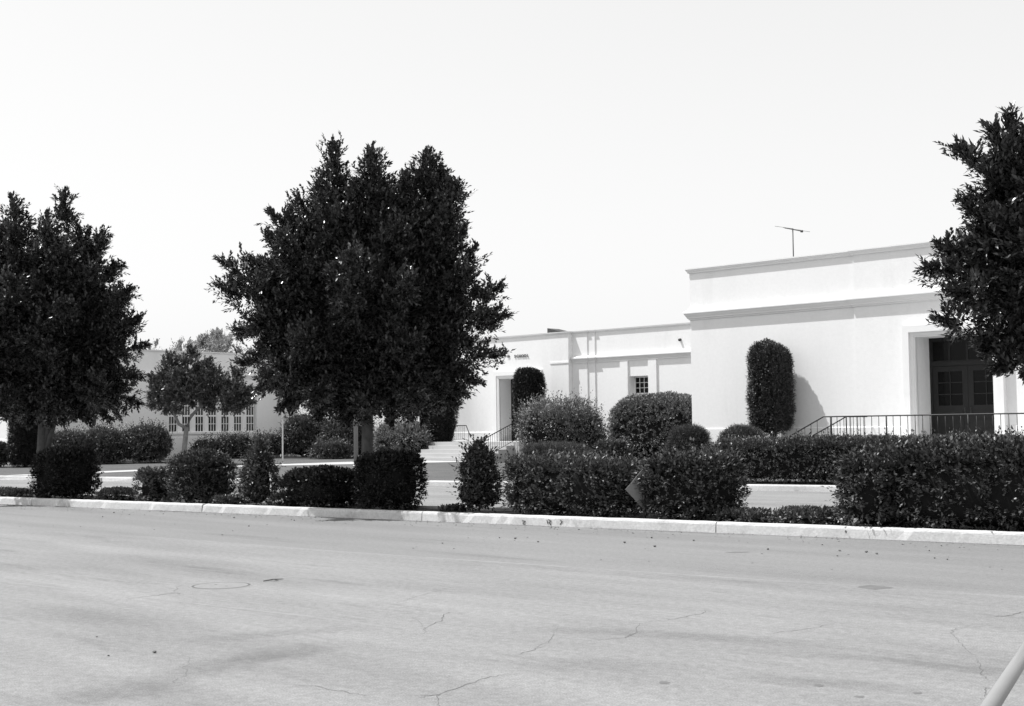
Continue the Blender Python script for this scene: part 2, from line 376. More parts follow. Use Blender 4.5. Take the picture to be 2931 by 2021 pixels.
def kerb_mark(strokes, r, mat):
    L_ = []
    for st_ in strokes:
        P = []
        for px, py in st_:
            q = ray(px, py); k = (KN0 - 0.0) / (q[1] - KNS * q[0]); p = CAM + q * k; P.append((p[0], p[1] + 0.004, p[2]))
        L_.append((P, r))
    return tubes('paint_mark', L_, mat, NK, 5)
for st_ in ([[(1494, 1489), (1503, 1492), (1496, 1498), (1504, 1503), (1494, 1507)], [(1490, 1512), (1500, 1515)], [(1493, 1503), (1488, 1511)]], [[(1569, 1487), (1577, 1491), (1571, 1496), (1577, 1502)], [(1565, 1489), (1568, 1499)]], [[(1603, 1488), (1609, 1493), (1603, 1501)]]): kerb_mark(st_, 0.011, 'stain')
kerb_run('island_back_kerb', lambda x: kn(x) + IW, KNS, -75, 15, 6.0, -1, 0.15, 0.15, 'pale concrete kerb behind the planted island')
kerb_run('far_kerb', kf, KFS, -80, 15, 6.0, +1, 0.18, 0.155, 'sunlit white concrete kerb in front of the school lawn')
xs2 = list(np.linspace(-90, 25, 60))
isl = strip_mesh('island_soil', [(x, kn(x) + 0.14, 0.10) for x in xs2], [(x, kn(x) + IW - 0.13, 0.10) for x in xs2], 'soil')
tag(isl, 'dark soil of the planted island between the streets', kind='structure')
rows = [0.15, 0.6, 1.5, 3, 5, 8, 11, 14, 16, 30, 60]; V = []; Fc = []
for x in xs2:
    for d in rows: V.append((x, kf(x) + d, lawn_z(x, kf(x) + d) - (0.02 if d < 0.2 else 0)))
nr = len(rows)
for i in range(len(xs2) - 1):
    for j in range(nr - 1): a = i * nr + j; Fc.append((a, a + nr, a + nr + 1, a + 1))
lawn = mesh('lawn', V, Fc, 'grass', fix=False); tag(lawn, 'mown lawn rising gently to the school', kind='structure')
def drape(name, A, B, mat, dz, sub=12):
    """strip between two plan polylines, laid on the lawn"""
    def ref(P):
        Q = []
        for a, b in zip(P[:-1], P[1:]):
            for k in range(sub): t = k / sub; Q.append((a[0] + (b[0] - a[0]) * t, a[1] + (b[1] - a[1]) * t))
        return Q + [P[-1]]
    A, B = ref(A), ref(B)
    return strip_mesh(name, [(x, y, lawn_z(x, y) + dz) for x, y in A], [(x, y, lawn_z(x, y) + dz) for x, y in B], mat)
w_ = drape('walkway', [(-43.9, 38.45), (-46.5, 32.4), (-47.8, kf(-47.8) + 0.2)], [(-38.6, 38.45), (-44.9, 32.0), (-46.2, kf(-46.2) + 0.2)], 'pavement', 0.012)
tag(w_, 'pale concrete walkway from the kerb to the entrance steps', kind='structure')
bed = drape('planting_bed', [(-58.7, 36.5), (-52, 38.2), (-46.2, 39.3), (-43, 40.2)], [(-58.7, 42.9), (-52, 42.9), (-46.2, 42.7), (-43, 42.7)], 'soil', 0.008)
tag(bed, 'dark planting bed along the school wall', kind='structure')
bed = drape('planting_bed', [(-38.3, 38.2), (-34, 37.0), (-28, 34.0), (-22, 31.5), (-8, 32.4)], [(-38.3, 42.9), (-34, 42.9), (-26.6, 42.9), (-22, 35.9), (-8, 35.9)], 'soil', 0.008)
tag(bed, 'dark planting bed before the tall right block', kind='structure')

# ------------------------------------------------------------------ the school
YR, YM, YE, XW, YW = 36.0, 43.0, 42.70, -58.8, 29.2
school = empty('school_building', (-40, 40, 0))
tag(school, 'long white stucco school building with flat roofs and a taller right block', 'building')
XC, XS, XE = -26.5, -20.38, -4.0                    # corner of the right block, its slight break, its hidden end
YB = YR - 0.07
TOPR, TOPM = 6.75, 5.70
# right block
PL, PR, PT, FL = -18.40, -16.10, 4.15, 1.10           # its doorway
panel('right_wall', XC, XS, 0, TOPR, [], 0, 0.4, facade(YR), 'stucco', school)
panel('right_wall', XS, XE, 0, TOPR, [(PL, PR, FL, PT)], 0, 0.85, facade(YB), 'stucco', school)
box('side_wall', XC, XC + 0.4, YR + 0.402, 62, 0, TOPR, 'stucco', school)
box('roof_slab', XC + 0.4, XE, YR + 0.85, 62, 6.3, 6.45, 'roof', school)
plan = [(XC, 60), (XC, YR), (XS, YR), (XS, YB), (XE, YB)]
sweep('parapet_cap', plan, [(-0.3, 6.74), (0.045, 6.74), (0.05, 6.78), (0.085, 6.82), (0.09, 6.85), (0.11, 6.86), (0.11, 6.90), (-0.3, 6.92)], 'trim', school)
sweep('cornice', plan, [(-0.05, 5.18), (0.035, 5.18), (0.04, 5.22), (0.075, 5.23), (0.085, 5.27), (0.12, 5.32), (0.15, 5.385), (0.175, 5.39), (0.175, 5.435), (0.09, 5.50), (0.06, 5.50), (0.055, 5.56), (0.02, 5.58), (-0.05, 5.60)], 'trim', school)
sweep('plinth', [(XC, 60), (XC, YR), (XS, YR), (XS, YB), (PL - 0.36, YB)], [(-0.05, 0), (0.03, 0), (0.03, 1.56), (0.0, 1.585), (-0.05, 1.585)], 'trim', school)
sweep('plinth', [(PR + 0.36, YB), (XE, YB)], [(-0.05, 0), (0.03, 0), (0.03, 1.56), (0.0, 1.585), (-0.05, 1.585)], 'trim', school)
def portal(PL, PR, FL, PT, Y, w, proj, parent):
    """stepped surround of a doorway: an outer moulding and an inner band"""
    a = w * 0.42
    for nm, o0, o1, pr in (('outer_moulding', a, w, proj), ('inner_band', a * 0.35, a, proj * 0.62), ('inner_bead', 0.0, a * 0.35, proj * 0.45)):
        panel('door_surround', PL - o1, PR + o1, FL - 0.3, PT + o1, [(PL - o0, PR + o0, FL - 0.4, PT + o0)], -pr, 0.02, facade(Y), 'trim', parent)
portal(PL, PR, FL, PT, YB, 0.34, 0.20, school)
def door_pair(PL, PR, FL, Z1, Z2, Y, parent, cols=2, rowsn=3, mat='door_paint', transom=4):
    fr = 0.07
    panel('door_frame', PL + 0.002, PR - 0.002, FL + 0.002, Z2 - 0.002, [(PL + fr, PR - fr, FL - 0.1, Z1), (PL + fr, PR - fr, Z1 + 0.12, Z2 - fr)], 0, 0.12, facade(Y), mat, parent)
    mid = (PL + PR) / 2
    tz0, tz1 = Z1 + 0.12, Z2 - fr; tw = (PR - PL - 2 * fr) / transom
    tr = panel('transom', PL + fr, PR - fr, tz0, tz1, [(PL + fr + tw * k + 0.03, PL + fr + tw * (k + 1) - 0.03, tz0 + 0.04, tz1 - 0.04) for k in range(transom)], 0.03, 0.07, facade(Y), mat, parent)
    for k in range(transom): box('pane', PL + fr + tw * k + 0.02, PL + fr + tw * (k + 1) - 0.02, Y + 0.045, Y + 0.055, tz0 + 0.03, tz1 - 0.03, 'glass', tr)
    for a, b, s in ((PL + fr, mid - 0.004, 1), (mid + 0.004, PR - fr, -1)):
        bw_ = b - a; st = 0.15; u0, u1 = a + st, b - st; z0, z1 = FL + 1.05, Z1 - 0.15; pw, ph = (u1 - u0) / cols, (z1 - z0) / rowsn
        holes = [(u0 + pw * i + 0.015, u0 + pw * (i + 1) - 0.015, z0 + ph * j + 0.015, z0 + ph * (j + 1) - 0.015) for i in range(cols) for j in range(rowsn)]
        d = panel('door', a, b, FL + 0.01, Z1 - 0.005, holes, 0.03, 0.08, facade(Y), mat, parent)
        for i in range(cols):
            for j in range(rowsn): box('pane', u0 + pw * i + 0.005, u0 + pw * (i + 1) - 0.005, Y + 0.05, Y + 0.058, z0 + ph * j + 0.005, z0 + ph * (j + 1) - 0.005, 'glass', d)
        for j in range(3):    # sunk boards of the lower panel
            box('lower_board', a + st, b - st, Y + 0.018, Y + 0.031, FL + 0.16 + j * 0.26, FL + 0.38 + j * 0.26, mat, d)
        hx = mid - s * 0.09
        tube('handle', [(hx, Y + 0.02, FL + 1.0), (hx, Y - 0.03, FL + 1.0), (hx, Y - 0.03, FL + 0.8), (hx, Y + 0.02, FL + 0.8)], 0.012, 'dark_metal', d, 6)
door_pair(PL, PR, FL, 3.32, PT, YB + 0.78, school)
box('back_panel', PL - 0.1, PR + 0.1, YB + 0.95, YB + 1.0, FL - 0.1, PT + 0.1, 'door_paint', school)
# middle wall with its window
x_of = lambda px, py, Y: onY(px, py, Y)[0]
WL, WR, WT, WB = x_of(1801, 1077, YM), x_of(1857, 1077, YM), 3.75, 2.05
XP = x_of(1629, 1000, YE)                             # right end of the entrance block
panel('middle_wall', XP, XC, 0, TOPM, [(WL, WR, WB, WT)], 0, 0.45, facade(YM), 'stucco', school)
CORN = [(-0.05, 4.40), (0.03, 4.40), (0.035, 4.47), (0.06, 4.475), (0.065, 4.50), (0.12, 4.58), (0.14, 4.585), (0.14, 4.635), (0.03, 4.70), (-0.05, 4.71)]
CAP = [(-0.3, 5.68), (0.02, 5.68), (0.03, 5.71), (0.07, 5.73), (0.08, 5.78), (-0.3, 5.79)]
XA, XB = x_of(1681, 1050, YM - 0.10), x_of(1703, 1050, YM - 0.05)
box('wall_step', XP + 0.002, XA, YM - 0.10, YM + 0.02, 0, TOPM - 0.01, 'stucco', school)
box('wall_step', XA + 0.001, XB, YM - 0.05, YM + 0.02, 0, TOPM - 0.012, 'stucco', school)
mpath = [(XP + 0.01, YM - 0.10), (XA, YM - 0.10), (XA, YM - 0.05), (XB, YM - 0.05), (XB, YM), (XC, YM)]
sweep('parapet_cap', mpath, CAP, 'trim', school)
sweep('cornice', mpath, CORN, 'trim', school)
for a, b in ((1777, 1799), (1857.5, 1881)):
    box('pilaster', x_of(a, 1050, YM), x_of(b, 1050, YM), YM - 0.07, YM + 0.01, 0.2, 4.40, 'stucco', school)
sx, sz = onY(1948, 972, YM)[0], onY(1948, 972, YM)[2]
tubes('scupper', [([(sx, YM + 0.02, sz), (sx, YM - 0.10, sz - 0.02)], 0.055)], 'dark_metal', school)
def sash_window(u0, u1, z0, z1, cols, lower, upper, mapf, parent, rail, mat='window_paint', glass='glass', bar=0.02, fr=0.05):
    """double-hung window: a frame with its glazing bars cut out of one panel, and every pane a piece of its own"""
    cw = (u1 - u0 - 2 * fr) / cols; cells = []
    for (a, b, n) in ((z0 + fr, rail - fr * 0.6, lower), (rail + fr * 0.6, z1 - fr, upper)):
        hh = (b - a) / n
        for i in range(cols):
            for j in range(n): cells.append((u0 + fr + cw * i + bar / 2, u0 + fr + cw * (i + 1) - bar / 2, a + hh * j + bar / 2, a + hh * (j + 1) - bar / 2))
    w = panel('window', u0 + 0.001, u1 - 0.001, z0 + 0.001, z1 - 0.001, cells, 0, 0.06, mapf, mat, parent)
    for a, b, c, d in cells:
        V, Fc = panel_vf([a - 0.006, b + 0.006], [c - 0.006, d + 0.006], lambda i, j: True, 0.025, 0.035)
        mesh('pane', [mapf(*v) for v in V], Fc, glass, w)
    return w
win = sash_window(WL, WR, WB, WT, 4, 3, 3, facade(YM + 0.33), school, 3.02)
box('sill', WL - 0.05, WR + 0.05, YM - 0.06, YM + 0.32, WB - 0.08, WB - 0.002, 'trim', win)
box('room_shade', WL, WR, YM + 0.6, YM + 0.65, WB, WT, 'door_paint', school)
# entrance block
XEL = -46.6
EL, ER, ET, EF = x_of(1430, 1086, YE), x_of(1430, 1086, YE) + 2.3, 3.88, 1.10
JX = x_of(1577, 1000, YE)
panel('entrance_wall', XEL, XP, 0, TOPM, [(EL, ER, EF, ET)], 0, 0.80, facade(YE), 'stucco', school)
box('pier', JX, XP + 0.004, YE - 0.06, YE + 0.01, 0, TOPM - 0.02, 'stucco', school)
box('string_course', JX - 0.004, XP + 0.03, YE - 0.085, YE - 0.058, 4.42, 4.50, 'trim', school)
sweep('parapet_cap', [(XEL - 0.02, YE + 1.2), (XEL - 0.02, YE), (JX, YE), (JX, YE - 0.06), (XP + 0.004, YE - 0.06), (XP + 0.004, YE + 1.2)], CAP, 'trim', school)
sweep('plinth', [(XEL, YE), (EL - 0.33, YE)], [(-0.05, 0), (0.03, 0), (0.03, 1.50), (0.0, 1.52), (-0.05, 1.52)], 'trim', school)
portal(EL, ER, EF, ET, YE, 0.33, 0.10, school)
door_pair(EL, ER, EF, 3.10, ET, YE + 0.72, school)
box('roof_slab', XEL, XC - 0.01, YE + 0.85, 62, 5.30, 5.42, 'roof', school)
# letters left visible beside the tree: they stand a little off the wall
def letters(txt, px0, px1, py, h, parent):
    xa, xb = x_of(px0, py, YE), x_of(px1, py, YE); zc = onY((px0 + px1) / 2, py, YE)[2]; n = len(txt)
    for k, ch in enumerate(txt):
        if ch == ' ': continue
        cu = bpy.data.curves.new('letter', 'FONT'); cu.body = ch; cu.size = h * 1.4; cu.extrude = 0.012; cu.align_x = 'CENTER'; cu.offset = 0.004
        o = bpy.data.objects.new('letter_tmp', cu); C.objects.link(o)
        me = bpy.data.meshes.new_from_object(o); bpy.data.objects.remove(o)
        X = xa + (xb - xa) * (k + 0.5) / n
        me.transform(Matrix.Translation((X, YE - 0.025, zc - h / 2)) @ Matrix.Rotation(math.pi / 2, 4, 'X'))
        link('letter', me, 'letter', parent)
letters('D', 1452, 1461, 1019.5, 0.125, school); letters('SCHOOL', 1471.5, 1515, 1018.5, 0.125, school)
# dark vent on the entrance roof
v0 = onY(1575, 942, YE + 2.0); v1 = onY(1604, 946, YE + 2.0)
mesh('roof_vent', [(v0[0], YE + 1.8, 5.4), (v1[0], YE + 1.8, 5.4), (v1[0], YE + 2.6, 5.4), (v0[0], YE + 2.6, 5.4), (v0[0], YE + 1.8, v0[2] + 0.03), (v1[0], YE + 1.8, v1[2] - 0.02), (v1[0], YE + 2.6, v1[2] - 0.02), (v0[0], YE + 2.6, v0[2] + 0.03)],
     [(0, 3, 2, 1), (4, 5, 6, 7), (0, 1, 5, 4), (1, 2, 6, 5), (2, 3, 7, 6), (3, 0, 4, 7)], 'dark_metal', school)
# link between the entrance block and the left wing, and the left wing
panel('link_wall', XW, XEL, 0, TOPM, [], 0, 0.4, facade(YM), 'stucco', school)
sweep('parapet_cap', [(XW, YM), (XEL - 0.03, YM)], CAP, 'trim', school)
sweep('cornice', [(XW, YM), (XEL - 0.03, YM)], CORN, 'trim', school)
UP = 0.775; y_of = lambda px, py, X: onX(px, py, X)[1]
WY1 = y_of(733, 1180, XW); NW = 7; WY0 = WY1 - NW * UP + 0.2
SILL, HEAD = 1.62, 4.02
panel('wing_wall', YW + 0.002, YM - 0.002, 0, TOPM, [(WY0, WY1 + 0.03, SILL, HEAD)], 0, 0.4, side_x(XW), 'stucco', school)
for k in range(NW):
    b = WY1 - k * UP
    sash_window(b - 0.55, b, SILL + 0.04, HEAD, 3, 2, 3, side_x(XW - 0.16), school, 2.50, glass='hazy_glass', bar=0.03, fr=0.04)
    if k < NW - 1: box('mullion', XW - 0.24, XW - 0.12, b - UP + 0.001, b - 0.551, SILL + 0.04, HEAD, 'window_paint', school)
box('window_sill', XW - 0.39, XW + 0.05, WY0 - 0.04, WY1 + 0.07, SILL - 0.06, SILL + 0.038, 'trim', school)
box('lintel', XW - 0.01, XW + 0.03, WY0 - 0.1, WY1 + 0.14, HEAD + 0.02, HEAD + 0.33, 'trim', school)
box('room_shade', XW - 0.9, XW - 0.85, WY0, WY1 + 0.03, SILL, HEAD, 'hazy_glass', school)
panel('wing_front_wall', -95, XW, 0, TOPM, [], 0, 0.4, facade(YW), 'stucco', school)
wp = [(-95, YW), (XW, YW), (XW, YM - 0.15)]
sweep('parapet_cap', wp, CAP, 'trim', school); sweep('cornice', wp, CORN, 'trim', school)
sweep('plinth', wp, [(-0.05, 0), (0.03, 0), (0.03, 1.42), (0.0, 1.44), (-0.05, 1.44)], 'trim', school)
box('roof_slab', -95, XW - 0.41, YW + 0.42, 62, 5.30, 5.42, 'roof', school)
box('roof_slab', XW - 0.40, XEL - 0.002, YM + 0.42, 62, 5.30, 5.42, 'roof', school)

# ------------------------------------------------------------------ steps, landings, railings
st = empty('entrance_steps', (-41, 40, 0)); tag(st, 'broad pale concrete steps up to the main entrance', 'steps')
SX0, SX1, Y0, NS = -43.7, -38.9, 38.5, 5
zb = lawn_z(-41, Y0); rise = (EF - zb) / NS; YL = Y0 + (NS - 1) * 0.46
for k in range(NS - 1):
    box('step', SX0, SX1, Y0 + 0.46 * k, Y0 + 0.46 * (k + 1) - 0.001, 0.05, zb + rise * (k + 1), 'pavement', st)
box('landing', -44.9, SX1 + 0.3, YL, YE - 0.002, 0.05, EF, 'pavement', st)
box('door_sill', EL, ER, YE + 0.001, YE + 0.8, EF - 0.15, EF + 0.004, 'pavement', st)
st2 = empty('side_steps', (-20, 34.6, 0)); tag(st2, 'raised concrete landing and side steps behind the clipped hedge at right', 'steps')
RY = 33.4                                            # front edge of the right landing
XT = onY(2357, 1193, RY)[0]
box('landing', XT, XE, RY - 0.1, YB - 0.21, 0.05, FL, 'pavement', st2)
box('door_sill', PL, PR, YB - 0.209, YB + 0.8, FL - 0.2, FL + 0.003, 'pavement', st2)
for k in range(5): box('step', XT - 0.32 * (k + 1), XT - 0.32 * k - 0.001, RY - 0.1, RY + 1.35, 0.05, FL - 0.16 * (k + 1), 'pavement', st2)
def railing(name, pts, z_off, label, group, spacing=0.125, h=0.86, posts=(), bottom=True, parent_loc=None, heavy=0.02):
    """pts: (x, y, floor z) along the run"""
    root = empty(name, tuple(pts[0])); tag(root, label, 'railing', group)
    top = [(p[0], p[1], p[2] + h) for p in pts]
    tube('top_rail', top, 0.021, 'iron', root, 6)
    if bottom: tube('bottom_rail', [(p[0], p[1], p[2] + 0.10) for p in pts], 0.012, 'iron', root, 6)
    for a, b in zip(pts[:-1], pts[1:]):
        a, b = np.array(a), np.array(b); L_ = np.linalg.norm((b - a)[:2]); n = max(1, int(round(L_ / spacing)))
        for k in range(1, n):
            p = a + (b - a) * k / n; tube('baluster', [(p[0], p[1], p[2] + 0.10), (p[0], p[1], p[2] + h)], 0.0095, 'iron', root, 5)
    for p in posts: tube('post', [(p[0], p[1], p[2] - 0.05), (p[0], p[1], p[2] + h + 0.01)], heavy, 'iron', root, 6)
    return root
HR = onY(2357, 1193, RY)[2] - FL
low = (XT - 1.65, FL - 0.80)
railing('stair_railing', [(low[0], RY, low[1]), (XT, RY, FL), (XE + 1, RY, FL)], 0, 'long thin black iron railing running along the landing before the right doorway', 'iron railings',
        spacing=0.215, h=HR, posts=[(low[0], RY, low[1]), (XT + 0.25, RY, FL), (onY(2537, 1200, RY)[0], RY, FL), (onY(2771, 1200, RY)[0], RY, FL), (-12, RY, FL)])
Y2 = RY + 1.25
railing('stair_railing', [(low[0], Y2, low[1]), (XT, Y2, FL), (XT + 0.02, YB - 0.12, FL)], 0, 'short sloping black iron railing of the side steps, nearer the wall', 'iron railings',
        spacing=0.2, h=HR, posts=[(low[0], Y2, low[1]), (XT, Y2, FL)])
railing('stair_railing', [(SX1 - 0.06, Y0 - 0.05, zb), (SX1 - 0.06, Y0 + 0.25, zb + rise * 0.7), (SX1 - 0.06, YL + 0.2, EF), (SX1 - 0.06, YE - 0.35, EF)], 0, 'dark iron handrail on the right side of the main entrance steps', 'iron railings',
        spacing=0.13, h=0.85, posts=[(SX1 - 0.06, Y0 - 0.05, zb), (SX1 - 0.06, YL + 0.2, EF)])
railing('stair_railing', [(-44.8, YL + 0.1, EF), (-44.8, YE - 0.6, EF), (-43.6, YE - 0.6, EF), (-43.3, YE - 0.6, EF - 0.55)], 0, 'low iron railing on the landing left of the main door', 'iron railings',
        spacing=0.14, h=0.72, posts=[(-44.8, YE - 0.6, EF), (-44.8, YL + 0.1, EF)])

# ------------------------------------------------------------------ small built things
p0 = onY(2271, 735, 44.0); X0, Z0, Y0_ = p0[0], 6.45, 44.0
zt = onY(2271, 657, 44.0)[2]
an = empty('rooftop_antenna', (X0, Y0_, Z0)); tag(an, 'thin television antenna mast standing on the right block roof', 'antenna')
tube('mast', [(X0, Y0_, Z0), (X0, Y0_, zt + 0.05)], 0.022, 'dark_metal', an, 6)
ea, eb = onY(2247, 653, 44.0), onY(2295, 662, 44.0)
tube('boom', [(ea[0], Y0_ - 0.02, ea[2]), (eb[0], Y0_ - 0.02, eb[2])], 0.016, 'dark_metal', an, 6)
for q in (0.0, 0.5, 1.0):
    c = ea + (eb - ea) * q; tube('element', [(c[0] - 0.1, Y0_ - 0.55, c[2] + 0.03), (c[0] + 0.02, Y0_ + 0.55, c[2] + 0.03)], 0.007, 'dark_metal', an, 5)
tube('end_cap', [(eb[0] - 0.03, Y0_ - 0.02, eb[2]), (eb[0] + 0.05, Y0_ - 0.02, eb[2] - 0.01)], 0.045, 'dark_metal', an, 8)

# diamond road sign in the hedge, seen from behind and aslant
sp, ss = island(1843, 0.45)
D_ = ss
def zat(px, py, s): r = ray(px, py); return EYE + r[2] * s
sr = empty('road_sign', (sp[0], sp[1], 0.1)); tag(sr, 'small grey diamond road sign seen from behind in a gap of the island hedge', 'sign')
zc = zat(1843, 1400, ss); hd = 0.33
nrm = Vector((math.cos(math.radians(-22)), math.sin(math.radians(-22)), 0)); tan = Vector((-nrm.y, nrm.x, 0))
cc = Vector((sp[0], sp[1], zc)) - nrm * 0.03
V = []
for o in (-0.004, 0.004): V += [tuple(cc + nrm * o + tan * (hd * c) + Vector((0, 0, hd * s))) for c, s in ((-1, 0), (0, -1), (1, 0), (0, 1))]
mesh('sign_plate', V, [(0, 1, 2, 3), (4, 5, 6, 7), (0, 1, 5, 4), (1, 2, 6, 5), (2, 3, 7, 6), (3, 0, 4, 7)], 'sign_metal', sr)
tube('post', [(sp[0], sp[1], 0.05), (sp[0], sp[1], zc + 0.25)], 0.028, 'dark_metal', sr, 6)
for dz in (-0.15, 0.15): tube('bolt', [tuple(cc + nrm * 0.0 + Vector((0, 0, dz))), tuple(cc + nrm * 0.035 + Vector((0, 0, dz)))], 0.012, 'dark_metal', sr, 6)

# pale pipe barrier at the lower right corner
q0, q1 = onZ(2836, 2021, 0.86), onZ(2935, 1868, 0.86); dd = (q1 - q0) / np.linalg.norm(q1 - q0)
a, b = q0 - dd * 1.2, q1 + dd * 1.9
pb = empty('pipe_barrier', (a[0], a[1], 0)); tag(pb, 'pale metal pipe barrier crossing the bottom right corner', 'barrier')
def bend(a, d, s):   # post rising into the rail
    return [(a[0] - s * d[0] * 0.12, a[1] - s * d[1] * 0.12, 0.02), (a[0] - s * d[0] * 0.12, a[1] - s * d[1] * 0.12, 0.72), (a[0] - s * d[0] * 0.09, a[1] - s * d[1] * 0.09, 0.81), (a[0], a[1], 0.86)]
tube('top_rail', [tuple(a), tuple(b)], 0.0235, 'pipe_paint', pb, 20)
tube('post', bend(a, dd, 1), 0.0235, 'pipe_paint', pb, 16); tube('post', bend(b, dd, -1), 0.0235, 'pipe_paint', pb, 16)

# slim poles on the lawn
c = onZ(809, 1328, 0.29)
po = empty('pale_pole', tuple(c)); tag(po, 'slim pale metal pole standing on the lawn left of the big tree', 'pole')
tube('shaft', [(c[0], c[1], lawn_z(c[0], c[1]) - 0.1), (c[0], c[1], 6.2)], [0.034, 0.028], 'pole_paint', po, 10)
tube('collar', [(c[0], c[1], lawn_z(c[0], c[1]) - 0.02), (c[0], c[1], lawn_z(c[0], c[1]) + 0.06)], 0.06, 'concrete', po, 10)
tube('finial', [(c[0], c[1], 6.2), (c[0], c[1], 6.24), (c[0], c[1], 6.3)], [0.03, 0.05, 0.01], 'pole_paint', po, 10)
c = onZ(1019, 1337, 0.27)
po = empty('white_post', tuple(c)); tag(po, 'stout white painted post on the lawn behind the big tree trunk', 'post')
tube('shaft', [(c[0], c[1], lawn_z(c[0], c[1]) - 0.1), (c[0], c[1], 3.2), (c[0], c[1], 4.6)], [0.085, 0.08, 0.07], 'pipe_paint', po, 12)
tube('collar', [(c[0], c[1], lawn_z(c[0], c[1]) - 0.05), (c[0], c[1], lawn_z(c[0], c[1]) + 0.12)], 0.11, 'concrete', po, 12)

# manhole cover
c = onZ(633, 1676, 0)
mh = empty('manhole_cover', (c[0], c[1], 0)); tag(mh, 'round manhole cover set flush in the street', 'manhole cover')
n = 40
def ring(name, r0, r1, z, mat):
    V = [(c[0] + r * math.cos(2 * math.pi * k / n), c[1] + r * math.sin(2 * math.pi * k / n), z) for r in (r0, r1) for k in range(n)]
    return mesh(name, V, [(k, (k + 1) % n, n + (k + 1) % n, n + k) for k in range(n)], mat, mh, fix=False)
ring('gap', 0.285, 0.315, 0.0010, 'crack'); ring('frame', 0.313, 0.34, 0.0014, 'manhole')
lid = mesh('lid', [(c[0] + 0.287 * math.cos(2 * math.pi * k / n), c[1] + 0.287 * math.sin(2 * math.pi * k / n), 0.0018) for k in range(n)], [tuple(range(n))], 'manhole', mh, fix=False)
for s in (-1, 1): mesh('pick_hole', [(c[0] + s * 0.1 + 0.025 * math.cos(k * 0.785), c[1] + 0.012 * math.sin(k * 0.785), 0.0026) for k in range(8)], [tuple(range(8))], 'crack', lid, fix=False)

# litter on the street
def pebble_mesh(seed):
    bm = bmesh.new(); bmesh.ops.create_icosphere(bm, subdivisions=1, radius=1.0); r_ = random.Random(seed)
    for v in bm.verts: v.co *= r_.uniform(0.7, 1.15)
    me = bpy.data.meshes.new('pebble'); bm.to_mesh(me); bm.free(); me.materials.append(MATS['stain']); return me
PM = [pebble_mesh(s) for s in range(3)]
def pebble(px, py, r, label, z=0.0):
    c = onZ(px, py, z); o = bpy.data.objects.new('pebble', PM[int(px) % 3]); C.objects.link(o); o.location = (c[0], c[1], z + r * 0.45); o.scale = (r, r * 0.8, r * 0.6); o.rotation_euler = (0, 0, px)
    tag(o, label, 'pebble', 'pebbles on the street'); return o
pebble(443, 1869, 0.022, 'largest dark pebble on the street, low on the left')
pebble(310, 1878, 0.012, 'small dark pebble left of the largest pebble')
pebble(277, 1824, 0.010, 'tiny dark pebble above the largest pebble, low on the left')
for px, py in ((326, 1468), (294, 1480), (670, 1483), (712, 1507), (842, 1490), (1430, 1540), (1475, 1542), (1540, 1552), (1788, 1554), (1874, 1565), (2198, 1573), (2404, 1578), (2397, 1592), (2480, 1581), (2510, 1586), (2675, 1598), (2712, 1602), (2660, 1577), (1267, 1556), (1865, 1540), (1985, 1548)):
    pebble(px, py, random.uniform(0.014, 0.026), 'tiny dark pebble or dead leaf lying near the kerb', 0.004)
c = onZ(780, 1664, 0)
tw = empty('fallen_twig', (c[0], c[1], 0)); tag(tw, 'small forked twig lying on the street right of the manhole cover', 'twig')
d2 = R0[:2]; f2 = F0[:2]
def gp(a, b, z=0.012): return (c[0] + d2[0] * a + f2[0] * b, c[1] + d2[1] * a + f2[1] * b, z)
tube('stem', [gp(-0.09, -0.06), gp(0, 0, 0.02), gp(0.1, 0.12)], [0.006, 0.008, 0.003], 'crack', tw, 5)
tube('side_shoot', [gp(0, 0, 0.02), gp(0.08, -0.06)], [0.006, 0.003], 'crack', tw, 5)

# ------------------------------------------------------------------ foliage
def norm(a): return a / (np.linalg.norm(a, axis=1, keepdims=True) + 1e-9)
def leaf_mesh(name, P, A, N, ln, wd, tone, mat, parent, z_floor=None):
    """kite-shaped folded leaves: base P, axis A, facing N"""
    n = len(P); S = norm(np.cross(A, N)); N2 = norm(np.cross(S, A))
    ln = ln[:, None]; wd = wd[:, None]
    V = np.empty((n, 4, 3)); V[:, 0] = P; V[:, 1] = P + A * ln * 0.48 - S * wd * 0.5 + N2 * wd * 0.18; V[:, 2] = P + A * ln; V[:, 3] = P + A * ln * 0.48 + S * wd * 0.5 + N2 * wd * 0.18
    me = bpy.data.meshes.new(name); me.vertices.add(4 * n); me.vertices.foreach_set('co', V.reshape(-1).astype(np.float32))
    base = (np.arange(n) * 4)[:, None]; idx = (base + np.array([[0, 3, 2, 0, 2, 1]])).reshape(-1)
    me.loops.add(6 * n); me.loops.foreach_set('vertex_index', idx.astype(np.int32))
    me.polygons.add(2 * n); me.polygons.foreach_set('loop_start', np.arange(0, 6 * n, 3, dtype=np.int32)); me.polygons.foreach_set('loop_total', np.full(2 * n, 3, dtype=np.int32))
    me.update(calc_edges=True)
    at = me.attributes.new('tone', 'FLOAT', 'FACE'); at.data.foreach_set('value', np.repeat(tone, 2).astype(np.float32))
    return link(name, me, mat, parent)
